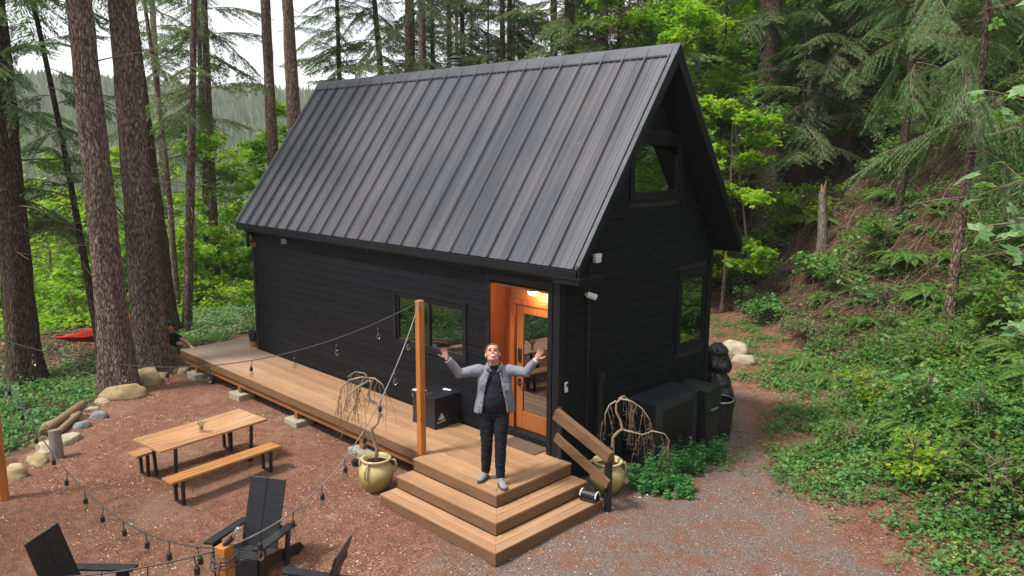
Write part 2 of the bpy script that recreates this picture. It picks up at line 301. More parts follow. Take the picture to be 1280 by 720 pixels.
# ------------------------------------------------------------------ builders
def link(o, parent=None):
    COL.objects.link(o)
    if parent is not None: o.parent = parent
    return o
def thing(name, label, cat, loc=(0,0,0), rotz=0.0, group=None):
    o = bpy.data.objects.new(name, None); o.empty_display_size = .2
    o.location = loc; o.rotation_euler = (0,0,rotz); COL.objects.link(o)
    return tag(o,label,cat,group)
def tag(o, label=None, cat=None, group=None, kind=None):
    if label: o['label']=label
    if cat: o['category']=cat
    if group: o['group']=group
    if kind: o['kind']=kind
    return o
def copy_tree(o, parent=None):
    c=o.copy(); COL.objects.link(c); c.parent=parent
    for ch in list(o.children): copy_tree(ch,c)
    return c
class MB:
    def __init__(s): s.v=[]; s.f=[]; s.mi=[]; s.cur=0
    def add(s, vs, fs):
        b=len(s.v); s.v += [tuple(q) for q in vs]; s.f += [tuple(i+b for i in f) for f in fs]; s.mi += [s.cur]*len(fs); return s
    def box(s,x0,x1,y0,y1,z0,z1):
        return s.add([(x0,y0,z0),(x1,y0,z0),(x1,y1,z0),(x0,y1,z0),(x0,y0,z1),(x1,y0,z1),(x1,y1,z1),(x0,y1,z1)],
                     [(0,3,2,1),(4,5,6,7),(0,1,5,4),(1,2,6,5),(2,3,7,6),(3,0,4,7)])
    def prism(s, poly, ext, origin=(0,0,0), U=(1,0,0), V=(0,0,1), W=(0,1,0)):
        "poly in U,V extruded along W from ext[0] to ext[1]"
        U,V,W,O=map(Vector,(U,V,W,origin)); n=len(poly)
        a=[O+U*p[0]+V*p[1]+W*ext[0] for p in poly]; b=[O+U*p[0]+V*p[1]+W*ext[1] for p in poly]
        fs=[tuple(range(n)),tuple(range(2*n-1,n-1,-1))]+[(i,n+i,n+(i+1)%n,(i+1)%n) for i in range(n)]
        return s.add(a+b,fs)
    def bar(s,a,b,w,h,up=(0,0,1)):
        "rectangular bar from a to b, w across, h along up"
        a,b=Vector(a),Vector(b); d=(b-a).normalized(); up=Vector(up); r=d.cross(up).normalized(); u=r.cross(d)
        vs=[]
        for p in (a,b):
            for i,j in ((-1,-1),(1,-1),(1,1),(-1,1)): vs.append(p+r*(i*w/2)+u*(j*h/2))
        return s.add(vs,[(0,1,2,3),(7,6,5,4),(0,4,5,1),(1,5,6,2),(2,6,7,3),(3,7,4,0)])
    def tube(s, pts, rad, n=8, caps=True):
        pts=[Vector(p) for p in pts]; m=len(pts)
        if not hasattr(rad,'__len__'): rad=[rad]*m
        vs=[]; ref=None
        for i,p in enumerate(pts):
            d=(pts[min(i+1,m-1)]-pts[max(i-1,0)]); d=d.normalized() if d.length>1e-9 else Vector((0,0,1))
            if ref is None: ref=d.orthogonal().normalized()
            ref=(ref-d*ref.dot(d)); ref=ref.normalized() if ref.length>1e-6 else d.orthogonal().normalized()
            q=d.cross(ref)
            for k in range(n):
                a=2*pi*k/n; vs.append(p+(ref*cos(a)+q*sin(a))*rad[i])
        fs=[(i*n+k,i*n+(k+1)%n,(i+1)*n+(k+1)%n,(i+1)*n+k) for i in range(m-1) for k in range(n)]
        if caps: fs+= [tuple(range(n-1,-1,-1)), tuple((m-1)*n+k for k in range(n))]
        return s.add(vs,fs)
    def lathe(s, prof, n=24, c=(0,0,0), sx=1, sy=1):
        m=len(prof); vs=[(c[0]+r*cos(2*pi*k/n)*sx,c[1]+r*sin(2*pi*k/n)*sy,c[2]+z) for r,z in prof for k in range(n)]
        fs=[(i*n+k,i*n+(k+1)%n,(i+1)*n+(k+1)%n,(i+1)*n+k) for i in range(m-1) for k in range(n)]
        fs+=[tuple(range(n-1,-1,-1)),tuple((m-1)*n+k for k in range(n))]
        return s.add(vs,fs)
    def ball(s,c,r,n=12,m=8,rot=None):
        if not hasattr(r,'__len__'): r=(r,r,r)
        c=Vector(c); vs=[]
        for i in range(m+1):
            t=pi*i/m
            for k in range(n):
                a=2*pi*k/n; q=Vector((r[0]*sin(t)*cos(a),r[1]*sin(t)*sin(a),r[2]*cos(t)))
                if rot is not None: q=rot@q
                vs.append(c+q)
        fs=[(i*n+k,(i+1)*n+k,(i+1)*n+(k+1)%n,i*n+(k+1)%n) for i in range(m) for k in range(n)]
        return s.add(vs,fs)
    def build(s,name,mat,parent=None,smooth=False,bevel=0,loc=None):
        me=bpy.data.meshes.new(name); me.from_pydata(s.v,[],s.f)
        for mm in (mat if isinstance(mat,(list,tuple)) else [mat]): me.materials.append(M[mm])
        if any(s.mi): me.polygons.foreach_set('material_index',s.mi)
        if smooth: me.polygons.foreach_set('use_smooth',[True]*len(s.f))
        me.validate(); me.update()
        o=bpy.data.objects.new(name,me); link(o,parent)
        if loc: o.location=loc
        if bevel:
            b=o.modifiers.new('bevel','BEVEL'); b.width=bevel; b.segments=2; b.limit_method='ANGLE'; b.harden_normals=False
        return o
def quads_mesh(name, parts):
    "parts: list of (quads (n,4,3), material name)"
    parts=[(q,m) for q,m in parts if len(q)]
    V=np.concatenate([q.reshape(-1,3) for q,_ in parts]).astype(np.float32); nq=len(V)//4
    me=bpy.data.meshes.new(name); me.vertices.add(len(V)); me.vertices.foreach_set('co',V.ravel())
    me.loops.add(nq*4); me.loops.foreach_set('vertex_index',np.arange(nq*4,dtype=np.int32))
    me.polygons.add(nq); me.polygons.foreach_set('loop_start',np.arange(0,nq*4,4,dtype=np.int32))
    mi=np.concatenate([np.full(len(q),i,np.int32) for i,(q,_) in enumerate(parts)])
    for _,m in parts: me.materials.append(M[m])
    me.polygons.foreach_set('material_index',mi); me.update(calc_edges=True); return me
def norm(a): return a/np.maximum(np.linalg.norm(a,axis=-1,keepdims=True),1e-9)
def kites(p,d,up,L,W,fold=.0):
    "leaf shaped quads: base p, direction d, normal hint up, length L, width W"
    d=norm(d); s=norm(np.cross(d,up)); n=norm(np.cross(s,d)); L=np.asarray(L).reshape(-1,1); W=np.asarray(W).reshape(-1,1)
    mid=p+d*L*.42+n*fold*L
    return np.stack([p,mid+s*W*.5,p+d*L,mid-s*W*.5],1)
def qtube(pts,rad,n=3):
    "open tube as separate quads"
    pts=np.asarray(pts,float); m=len(pts); rad=np.broadcast_to(np.asarray(rad,float),(m,))
    d=norm(np.gradient(pts,axis=0)); ref=np.where(np.abs(d[:,2:3])<.9,np.array([[0,0,1.]]),np.array([[1.,0,0]]))
    a=norm(np.cross(d,ref)); b=np.cross(d,a); ang=np.arange(n)*2*pi/n
    ring=pts[:,None]+rad[:,None,None]*(a[:,None]*np.cos(ang)[None,:,None]+b[:,None]*np.sin(ang)[None,:,None])
    r2=np.roll(ring,-1,1)
    return np.stack([ring[:-1],r2[:-1],r2[1:],ring[1:]],2).reshape(-1,4,3)
def rotm(az,el=0.0,roll=0.0):
    return np.array(Matrix.Rotation(az,3,'Z')@Matrix.Rotation(-el,3,'Y')@Matrix.Rotation(roll,3,'X'))
# ================================================================== people
def evaluated(o, disp=None):
    dg=bpy.context.evaluated_depsgraph_get(); dg.update(); ev=o.evaluated_get(dg); me=bpy.data.meshes.new_from_object(ev); o.modifiers.clear(); old=o.data; o.data=me; bpy.data.meshes.remove(old)
    me.polygons.foreach_set('use_smooth',[True]*len(me.polygons))
    if disp:
        n=len(me.vertices); N=np.empty(n*3,np.float32); V=np.empty(n*3,np.float32); me.vertex_normals.foreach_get('vector',N); me.vertices.foreach_get('co',V); N=N.reshape(-1,3); V=V.reshape(-1,3)
        dd=np.array([disp(Vector(q)) for q in V.tolist()],np.float32); me.vertices.foreach_set('co',(V+N*dd[:,None]).ravel())
    me.update(); return o
def fused(m,name,mat,parent,vox=.006,smooth=3,disp=None):
    o=m.build(name,mat,parent); r=o.modifiers.new('r','REMESH'); r.mode='VOXEL'; r.voxel_size=vox; s=o.modifiers.new('s','SMOOTH'); s.factor=.5; s.iterations=smooth
    return evaluated(o,disp)
def loft(m,rings,n=28):
    V=[(a*cos(2*pi*k/n),b*sin(2*pi*k/n)+y,z) for z,a,b,y in rings for k in range(n)]; R=len(rings)
    m.add(V,[(i*n+k,i*n+(k+1)%n,(i+1)*n+(k+1)%n,(i+1)*n+k) for i in range(R-1) for k in range(n)]+[tuple(range(n-1,-1,-1)),tuple((R-1)*n+k for k in range(n))])
def shell(m,rings,open_half,thick,n=40):
    "open-fronted garment: rings (z, half width, half depth, y offset); front is -y"
    R=len(rings); out=[];
    for z,a,b,yo,oh in rings:
        ring=[]
        for k in range(n+1):
            t=-pi/2+oh+(2*pi-2*oh)*k/n; ring.append((a*cos(t),b*sin(t)+yo,z))
        inner=[(x*(1-thick/a),(y-yo)*(1-thick/b)+yo,z) for x,y,z in ring]; out.append((ring,inner))
    V=[];F=[]
    for ring,inner in out: V+=ring+inner
    w=2*(n+1); idx=lambda i,j,k: i*w+j*(n+1)+k
    for i in range(R-1):
        for k in range(n):
            F.append((idx(i,0,k),idx(i,0,k+1),idx(i+1,0,k+1),idx(i+1,0,k))); F.append((idx(i,1,k+1),idx(i,1,k),idx(i+1,1,k),idx(i+1,1,k+1)))
        F.append((idx(i,1,0),idx(i,0,0),idx(i+1,0,0),idx(i+1,1,0))); F.append((idx(i,0,n),idx(i,1,n),idx(i+1,1,n),idx(i+1,0,n)))
    for k in range(n): F.append((idx(0,1,k),idx(0,1,k+1),idx(0,0,k+1),idx(0,0,k))); F.append((idx(R-1,0,k),idx(R-1,0,k+1),idx(R-1,1,k+1),idx(R-1,1,k)))
    m.add(V,F)
def add_hand(m,wrist,h,n_,side,curl=.12,size=1.0,spread=.16):
    "h: pointing direction, n_: palm normal, side: +1 thumb towards h x n"
    W=Vector(wrist); h=Vector(h).normalized(); n_=Vector(n_); n_=(n_-h*n_.dot(h)).normalized(); s=h.cross(n_)*side; k=size
    rot=Matrix((s,n_,h)).transposed()
    m.ball(W+h*.048*k,(.043*k,.019*k,.052*k),14,10,rot); m.ball(W+h*.075*k,(.042*k,.016*k,.022*k),12,8,rot); m.tube([W-h*.03,W+h*.03],[.026*k,.028*k],10)
    for i,(off,ln) in enumerate(((.030,.070),(.010,.080),(-.011,.075),(-.031,.058))):
        b=W+h*.088*k+s*off*k; d=(h+s*spread*(1.5-i)*.75+n_*curl*.2).normalized(); p1=b+d*ln*.45*k; d2=(d+n_*curl).normalized(); p2=p1+d2*ln*.3*k; d3=(d2+n_*curl*1.4).normalized(); p3=p2+d3*ln*.27*k
        m.tube([b-d*.02,b,p1,p2,p3],[.0098*k,.0098*k,.0092*k,.0085*k,.0065*k],8); m.ball(p3,.0072*k,8,6)
    b=W+h*.030*k+s*.030*k; d=(h*.72+s*.85+n_*.25).normalized(); p1=b+d*.038*k; p2=p1+(d+h*.35).normalized()*.03*k; p3=p2+(d+h*.5).normalized()*.022*k
    m.tube([b-d*.015,b,p1,p2,p3],[.014*k,.0135*k,.0115*k,.0105*k,.008*k],8); m.ball(p3,.0085*k,8,6)
def add_head(m,c,R,k=1.0):
    c=Vector(c); P=lambda x,y,z: c+R@Vector((x*k,y*k,z*k))
    E=lambda p,r: m.ball(P(*p),tuple(q*k for q in r),20,14,R)
    E((0,.012,.028),(.076,.094,.094)); E((0,-.022,-.030),(.066,.068,.088)); E((0,-.062,-.088),(.036,.032,.026)); E((0,-.060,.045),(.062,.040,.045))
    for s in (-1,1):
        E((s*.036,-.064,-.022),(.024,.022,.022)); E((s*.083,.012,-.006),(.010,.021,.034)); E((s*.044,-.02,-.070),(.022,.045,.026)); E((s*.029,-.090,.026),(.026,.010,.009))
        E((s*.0135,-.104,-.030),(.010,.011,.009))
    m.tube([P(0,-.090,.018),P(0,-.102,-.006),P(0,-.116,-.026)],[.010*k,.0115*k,.0145*k],10)
    E((0,-.098,-.052),(.026,.010,.008)); E((0,-.094,-.072),(.022,.010,.008))
def head_kids(t,c,R,k,hair,smile=True):
    c=Vector(c); P=lambda x,y,z: c+R@Vector((x*k,y*k,z*k))
    for s in (-1,1):
        m=MB(); m.ball(P(s*.030,-.0925,.008),(.0135*k,.007*k,.0045*k),12,8,R); e=m.build('eye','eye_dark',t,smooth=True)
        m=MB(); m.tube([P(s*.014,-.1005,.030),P(s*.032,-.101,.034),P(s*.050,-.090,.030)],.0038*k,6); m.build('eyebrow',hair,t,smooth=True)
    m=MB(); m.tube([P(-.031,-.094,-.052),P(-.018,-.106,-.061),P(0,-.110,-.065),P(.018,-.106,-.061),P(.031,-.094,-.052)],[.002*k,.005*k,.006*k,.005*k,.002*k],8); m.build('mouth','teeth',t,smooth=True)
    m=MB(); m.tube([P(-.030,-.092,-.056),P(-.018,-.102,-.070),P(0,-.106,-.076),P(.018,-.102,-.070),P(.030,-.092,-.056)],[.002*k,.005*k,.0055*k,.005*k,.002*k],8); m.build('lip','lip',t,smooth=True)
    m=MB(); m.ball(P(0,.030,.046),(.083*k,.092*k,.088*k),32,20,R)
    keep=[]; vv=[Vector(q) for q in m.v]; Ri=R.inverted()
    loc=[Ri@(q-c)/k for q in vv]
    keep=[f for f in m.f if all((loc[i].z> -.035+max(0,-loc[i].y+.02)*1.55) for i in f)]
    m.f=keep; m.mi=[0]*len(keep); m.v=[tuple(q+(q-c).normalized()*(.006*noise.noise(q*60)+.004)) for q in vv]
    o=m.build('hair',hair,t,smooth=True); s=o.modifiers.new('s','SOLIDIFY'); s.thickness=.012; s.offset=0
def build_man():
    t=thing('person','smiling man in grey overshirt, black tee and dark jeans, both arms raised','man',(-.08,-1.09,.481),RAD(46))
    HC=(-.02,-.02,1.605); HR=Matrix.Rotation(RAD(-38),3,'X')@Matrix.Rotation(RAD(-3),3,'Y')
    ank=((-.105,.05,.085),(.075,-.14,.085)); kn=((-.090,-.03,.49),(.075,-.10,.49)); hip=((-.092,.01,.90),(.088,.0,.90))
    sh=((-.195,.0,1.405),(.185,.0,1.405)); el=((-.415,-.07,1.385),(.385,-.07,1.395)); wr=((-.565,-.13,1.585),(.500,-.13,1.57))
    hd=((-.30,-.08,.95),(.42,-.08,.92))
    m=MB(); add_head(m,HC,HR,1.02); m.tube([(-.0,.02,1.38),(-.005,.01,1.47),(-.012,.005,1.56)],[.075,.062,.060],14)
    m.ball((0,.01,1.25),(.16,.10,.20)); m.ball((0,0,1.02),(.155,.11,.17))
    for i in (0,1):
        m.tube([(sh[i][0]*.5,.01,1.39),sh[i],el[i],wr[i]],[.06,.055,.043,.028],12); m.tube([hip[i],kn[i],ank[i]],[.085,.055,.036],12)
        toe=(-.06,-.12) if i==0 else (.03,-.15); m.tube([ank[i],(ank[i][0]+toe[0]*.4,ank[i][1]+toe[1]*.5,.04),(ank[i][0]+toe[0],ank[i][1]+toe[1],.03)],[.036,.033,.026],10)
        add_hand(m,wr[i],hd[i],(.05 if i==0 else -.05,-1,.25),-1 if i==0 else 1,curl=.16,spread=.15,size=.86)
    fused(m,'body','skin',t,.0052,3)
    head_kids(t,HC,HR,1.02,'hair_brown')
    # black tee
    m=MB()
    loft(m,[(.90,.155,.110,0),(.93,.168,.125,-.01),(1.02,.174,.138,-.022),(1.12,.170,.138,-.022),(1.22,.166,.124,-.008),(1.32,.172,.110,.005),(1.39,.160,.088,.012),(1.43,.105,.072,.014),(1.465,.072,.066,.014)])
    m.tube([(0,.015,1.38),(-.005,.012,1.475)],[.098,.073],18)
    wr_=lambda c: .006*noise.noise(Vector((c.x*7,c.y*7,c.z*11)))+.003*noise.noise(c*26)
    fused(m,'t_shirt','navy_cloth',t,.007,4,wr_)
    # overshirt
    m=MB()
    shell(m,[(.885,.255,.150,-.0,.86),(.94,.245,.150,.0,.82),(1.05,.225,.152,.0,.74),(1.18,.212,.146,.0,.64),(1.30,.212,.134,.005,.55),(1.37,.200,.118,.01,.50),(1.42,.160,.100,.015,.50),(1.45,.105,.088,.018,.55),(1.475,.088,.082,.02,.62)],.5,.018)
    for i in (0,1):
        sg=-1 if i==0 else 1
        m.tube([(sg*.12,.01,1.385),(sg*.18,.0,1.40),tuple(Vector(sh[i]).lerp(Vector(el[i]),.55)),el[i],tuple(Vector(el[i]).lerp(Vector(wr[i]),.5)),tuple(Vector(el[i]).lerp(Vector(wr[i]),.93))],[.070,.078,.067,.062,.054,.047],18)
        m.ball(el[i],.062,14,10)
        # collar flap and placket
        m.tube([(sg*.035,-.085,1.405),(sg*.075,-.075,1.445),(sg*.09,-.01,1.475),(sg*.06,.07,1.485),(0,.095,1.487)],[.010,.024,.020,.018,.018],8)
        m.tube([(sg*.165,-.118,.90),(sg*.135,-.132,1.08),(sg*.108,-.128,1.25),(sg*.070,-.105,1.40)],.012,6)
    wf=lambda c: .014*noise.noise(Vector((c.x*6,c.y*6,c.z*4)))+.005*noise.noise(Vector((c.x*14,c.y*14,c.z*8)))
    fused(m,'overshirt','jacket_cloth',t,.0065,3,wf)
    for sg in (-1,1):
        m=MB(); c=Vector((sg*.145,-.137,1.235)); m.box(c.x-.035,c.x+.035,c.y-.008,c.y+.002,c.z-.045,c.z+.04); o=m.build('pocket','jacket_cloth',t,bevel=.004)
    for i in (0,1):
        a=Vector(el[i]).lerp(Vector(wr[i]),.94); b=Vector(el[i]).lerp(Vector(wr[i]),.99); m=MB(); m.tube([a,b],[.036,.034],14); m.build('wristband','hair_black' if i==0 else 'white_paint',t,smooth=True)
    # jeans
    m=MB(); m.ball((0,.0,.93),(.158,.120,.10),20,12); m.ball((0,.01,.86),(.150,.118,.09),20,12)
    for i in (0,1): m.tube([hip[i],tuple(Vector(hip[i]).lerp(Vector(kn[i]),.5)),kn[i],tuple(Vector(kn[i]).lerp(Vector(ank[i]),.45)),(ank[i][0],ank[i][1],.10)],[.100,.090,.072,.068,.056],18)
    wj=lambda c: (.006*noise.noise(Vector((c.x*9,c.y*9,c.z*24)))+.004*noise.noise(Vector((c.x*20,c.y*20,c.z*45))))*(1 if c.z<.6 else .6)
    fused(m,'jeans','denim',t,.007,3,wj)
    for i in (0,1):
        dx,dy=((-.070,-.125) if i==0 else (.045,-.165)); a=Vector((ank[i][0],ank[i][1],0)); d=Vector((dx,dy,0)); ang=math.atan2(dx,-dy); R=Matrix.Rotation(ang,3,'Z')
        m=MB(); m.ball(a+d*.15+Vector((0,0,.062)),(.044,.062,.050),18,12,R); m.ball(a+d*.55+Vector((0,0,.045)),(.044,.075,.034),18,12,R); m.ball(a+d*.92+Vector((0,0,.038)),(.045,.052,.026),18,12,R); m.tube([a+Vector((0,.0,.06)),a+Vector((0,.0,.115))],[.047,.044],14)
        s=fused(m,'shoe','shoe_grey',t,.006,3)
        m=MB(); m.lathe([(.046,.0),(.048,.016),(.046,.024)],24,(0,0,0),1,2.75); vv=[tuple(R@Vector(q)+a+d*.46) for q in m.v]; m.v=vv; m.build('sole','sole_dark',s,smooth=False)
def build_helper():
    t=thing('person','dark haired person in black shirt crouching behind the big left trunk','person',(-10.35,-1.15,HG(-10.35,-1.15)))
    O=Vector((-10.35,-1.15,HG(-10.35,-1.15))); W=lambda *p: Vector(p)-O+Vector((.20,.16,.06))
    head=W(-9.98,-1.27,.77); R=Matrix.Rotation(RAD(62),3,'Z')@Matrix.Rotation(RAD(28),3,'X')
    s1=W(-9.98,-1.22,.60); s2=W(-10.25,-1.50,.60); e1=W(-9.68,-1.10,.50); h1=W(-9.33,-1.13,.46); e2=W(-10.0,-1.72,.42); h2=W(-9.85,-1.55,.28)
    hp1=W(-10.60,-1.05,.38); hp2=W(-10.68,-1.30,.38); k1=W(-10.12,-1.02,.33); k2=W(-10.25,-1.42,.33); f1=W(-10.42,-.98,.06); f2=W(-10.50,-1.36,.06)
    m=MB(); add_head(m,head,R,.98); m.tube([head,(s1+s2)/2],[.05,.06],10); m.tube([(s1+s2)/2,(hp1+hp2)/2],[.11,.12],14)
    for s,e,h in ((s1,e1,h1),(s2,e2,h2)): m.tube([s,e,h],[.048,.038,.026],10); add_hand(m,h,(h-e)+Vector((0,0,-.05)),(0,0,-1),1,.15)
    for a,b,c in ((hp1,k1,f1),(hp2,k2,f2)): m.tube([a,b,c],[.085,.055,.036],12); m.ball(c+Vector((.07,0,-.025)),(.10,.035,.028))
    fused(m,'body','skin_tan',t,.007,3)
    m=MB(); c=head+R@Vector((0,.03,.04)); m.ball(c,(.092,.105,.095),24,16,R); m.ball(head+R@Vector((0,.06,-.02)),(.085,.075,.08),20,12,R)
    m.v=[tuple(Vector(q)+Vector((1,1,1))*.008*noise.noise(Vector(q)*30)) for q in m.v]; fused(m,'hair','hair_black',t,.008,1)
    m=MB(); m.tube([(s1+s2)/2+Vector((.03,0,.03)),((s1+s2)+(hp1+hp2))/4+Vector((0,0,.03)),(hp1+hp2)/2],[.135,.145,.14],16)
    for s,e in ((s1,e1),(s2,e2)): m.tube([s,s.lerp(e,.6)],[.075,.062],12); m.ball(s,.075)
    fused(m,'t_shirt','navy_cloth',t,.009,3,lambda c:.006*noise.noise(c*12))
    m=MB()
    for a,b in ((hp1,k1),(hp2,k2)): m.tube([a,a.lerp(b,.75)],[.115,.085],14); m.ball(a,.115)
    fused(m,'shorts','denim',t,.009,3)
build_man(); build_helper()
# ================================================================== setting: ground
def build_ground():
    def axis(lo,hi,flo,fhi,fine):
        a=list(np.arange(flo,fhi+1e-6,fine)); st=fine; x=fhi
        while x<hi: st*=1.14; x+=st; a.append(x)
        st=fine; x=flo
        while x>lo: st*=1.14; x-=st; a.insert(0,x)
        return np.array(a)
    X=axis(-560,260,-17,9,.16); Y=axis(-260,560,-9.5,18,.16)
    gx,gy=np.meshgrid(X,Y,indexing='ij'); Z=HGT(gx,gy)
    fine=sstep(24,14,np.hypot(gx+3,gy-2))
    Z=Z+fine*(.012*wob(gx,gy,7.3,.4)+.006*wob(gx,gy,17.,2.))
    Z=np.where((gx>-8.0)&(gx<-.2)&(gy>.2)&(gy<3.6),np.minimum(Z,-.02),Z)
    n,m=gx.shape; V=np.stack([gx,gy,Z],-1).reshape(-1,3)
    idx=np.arange(n*m).reshape(n,m); F=np.stack([idx[:-1,:-1],idx[1:,:-1],idx[1:,1:],idx[:-1,1:]],-1).reshape(-1,4)
    me=bpy.data.meshes.new('ground'); me.vertices.add(len(V)); me.vertices.foreach_set('co',V.astype(np.float32).ravel())
    me.loops.add(F.size); me.loops.foreach_set('vertex_index',F.astype(np.int32).ravel())
    me.polygons.add(len(F)); me.polygons.foreach_set('loop_start',np.arange(0,F.size,4,dtype=np.int32)); me.polygons.foreach_set('use_smooth',np.ones(len(F),bool))
    me.update(calc_edges=True); me.materials.append(M['ground_soil'])
    s=poly_s(EDGE,gx,gy); lz=poly_s(LEDGE,gx,gy)
    drive=sstep(5.2,.8,np.abs(s+3.0)-.0)      # gravel lane along the foot of the slope
    drive=np.clip(sstep(-5.6,-3.6,s)*sstep(-.3,-1.1,s)*sstep(7.5,3.5,gy)*.95+.35*sstep(2.6,1.0,np.hypot((gx-.9)/1.6,(gy+2.6)/1.0)),0,1)
    drive=drive*sstep(-2.5,.8,gx+gy*.15)
    dirt=np.clip(sstep(.2,1.6,s)+sstep(.0,-1.2,lz)*sstep(-3,-5,gx),0,1)
    grass=np.clip(sstep(-19,-30,gx),0,1)*sstep(3,-6,s)
    grass=np.maximum(grass,sstep(45,90,np.hypot(gx,gy)))
    ca=me.color_attributes.new('zone','FLOAT_COLOR','POINT')
    ca.data.foreach_set('color',np.stack([drive,dirt,grass,np.ones_like(s)],-1).reshape(-1).astype(np.float32))
    o=bpy.data.objects.new('ground',me); link(o); o['kind']='structure'
build_ground()
# ================================================================== cabin
L,W,ZD,ZE,ZR,ORR,OL,OE=8.185,3.742,.48,3.061,5.876,.42,.33,.147
SL=(ZR-ZE)/(W/2+OE)
def build_cabin():
    c=thing('cabin','black timber cabin with steep dark metal roof and open cedar porch','cabin',(0,0,0))
    BH=.135
    def boards(name,mat,spans,z0,z1,put):
        mb=MB(); z=z0; row=0
        while z<z1-.02:
            zt=min(z+BH-.007,z1)
            for a,b in spans(z,zt):
                # random butt joints in each course
                xs=[a]; rr=random.Random(row*13+int(a*10)); x=a+rr.uniform(1.2,4.2)
                while x<b-.6: xs.append(x); x+=rr.uniform(2.4,4.2)
                xs.append(b)
                for p,q in zip(xs[:-1],xs[1:]): put(mb,p+.0015,q-.0015,z,zt,rr.uniform(-.0018,.0018))
            z+=BH; row+=1
        return mb.build(name,mat,c)
    def cut(a,b,holes,z,zt):
        out=[(a,b)]
        for h0,h1,y0,y1 in holes:
            if zt>y0+.01 and z<y1-.01:
                nx=[]
                for p,q in out:
                    if h1<=p or h0>=q: nx.append((p,q)); continue
                    if h0-p>.02: nx.append((p,h0))
                    if q-h1>.02: nx.append((h1,q))
                out=nx
        return out
    HF=[(-1.36,-.13,-.1,2.79),(-3.50,-1.81,1.45,2.265)]
    boards('wall','siding_long',lambda z,zt:cut(-L+.1,-.11,HF,z,zt),.10,3.0,lambda mb,a,b,z,zt,d:mb.box(a,b,-.001+d,.019,z,zt))
    HG_=[(1.45,2.74,3.83,4.705),(2.775,3.68,1.41,2.68)]
    def gsp(z,zt):
        a,b=.11,W-.1
        if zt>3.0:
            yy=(zt+.02-ZE)/SL-OE+.12; a=max(a,yy); b=min(b,W-yy)
        return cut(a,b,HG_,z,zt) if b>a else []
    boards('wall','siding_gable',gsp,.08,ZR-.25,lambda mb,a,b,z,zt,d:mb.box(-.019,.001+d,a,b,z,zt))
    boards('wall','siding_gable',lambda z,zt:[(x0,x1) for x0,x1 in [(max(.1,((zt+.02-ZE)/SL-OE+.12) if zt>3 else .1),min(W-.1,W-((zt+.02-ZE)/SL-OE+.12) if zt>3 else W-.1))] if x1>x0],.08,ZR-.25,lambda mb,a,b,z,zt,d:mb.box(-L-.001+d,-L+.019,a,b,z,zt))
    boards('wall','siding_long',lambda z,zt:[(-L+.1,-.1)],.10,3.0,lambda mb,a,b,z,zt,d:mb.box(a,b,W-.019,W+.001+d,z,zt))
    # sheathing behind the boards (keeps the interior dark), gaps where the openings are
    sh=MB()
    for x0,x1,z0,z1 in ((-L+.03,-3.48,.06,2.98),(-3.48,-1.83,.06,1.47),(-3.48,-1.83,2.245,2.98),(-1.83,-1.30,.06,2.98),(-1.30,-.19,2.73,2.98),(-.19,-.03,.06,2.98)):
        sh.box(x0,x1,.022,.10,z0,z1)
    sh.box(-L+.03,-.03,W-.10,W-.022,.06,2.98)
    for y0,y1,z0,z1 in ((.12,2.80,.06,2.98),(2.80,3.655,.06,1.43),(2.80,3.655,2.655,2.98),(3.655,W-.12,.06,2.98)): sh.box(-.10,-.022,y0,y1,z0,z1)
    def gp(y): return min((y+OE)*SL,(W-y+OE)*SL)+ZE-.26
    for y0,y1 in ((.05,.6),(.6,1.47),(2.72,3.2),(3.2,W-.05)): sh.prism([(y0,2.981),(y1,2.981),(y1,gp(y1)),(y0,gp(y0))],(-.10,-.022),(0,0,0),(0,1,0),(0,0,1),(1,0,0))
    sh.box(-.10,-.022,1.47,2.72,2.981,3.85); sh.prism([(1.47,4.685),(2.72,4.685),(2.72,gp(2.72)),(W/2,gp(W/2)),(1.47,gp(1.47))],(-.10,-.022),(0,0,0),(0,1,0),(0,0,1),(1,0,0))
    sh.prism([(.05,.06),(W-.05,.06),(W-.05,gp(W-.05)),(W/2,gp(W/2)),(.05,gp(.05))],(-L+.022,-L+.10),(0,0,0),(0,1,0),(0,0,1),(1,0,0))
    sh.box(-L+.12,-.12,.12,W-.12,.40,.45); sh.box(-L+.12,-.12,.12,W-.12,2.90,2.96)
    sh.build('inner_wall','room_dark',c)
    # corner boards and door casing
    for x0,x1,y0,y1 in ((-.10,.012,-.012,.10),(-L-.012,-L+.09,-.012,.09),(-.09,.012,W-.09,W+.012),(-L-.012,-L+.09,W-.09,W+.012)): MB().box(x0,x1,y0,y1,.06,3.02).build('corner_board','black_trim',c,bevel=.004)
    cs=MB(); cs.box(-1.375,-1.297,-.014,.02,ZD+.002,2.81); cs.box(-.193,-.115,-.014,.02,ZD+.002,2.81); cs.box(-1.297,-.193,-.014,.02,2.727,2.81); cs.build('porch_casing','black_trim',c,bevel=.003)
    pf=MB(); pf.box(-L-.01,.008,-.012,.0,2.87,3.03); pf.build('frieze_board','black_trim',c,bevel=.003)
    # ---- porch recess
    D=.30
    r=MB()
    for i in range(8):   # vertical cedar boards on the left jamb wall
        pass
    r.box(-1.32,-1.297,.021,D+.10,ZD,2.70); r.box(-1.297,-1.16,D+.001,D+.03,ZD,2.66)
    r.box(-.193,-.165,.101,D+.10,ZD,2.70)
    r.build('porch_wall','cedar_v',c,bevel=.002)
    r=MB()
    for k in range(3): r.box(-1.296,-.194,.022+k*.094,.022+k*.094+.091,2.66,2.685)
    r.build('porch_ceiling','cedar_h',c,bevel=.002)
    r=MB(); r.box(-1.159,-.194,D-.02,D+.03,2.455,2.655); r.build('porch_beam','cedar_h',c,bevel=.004)
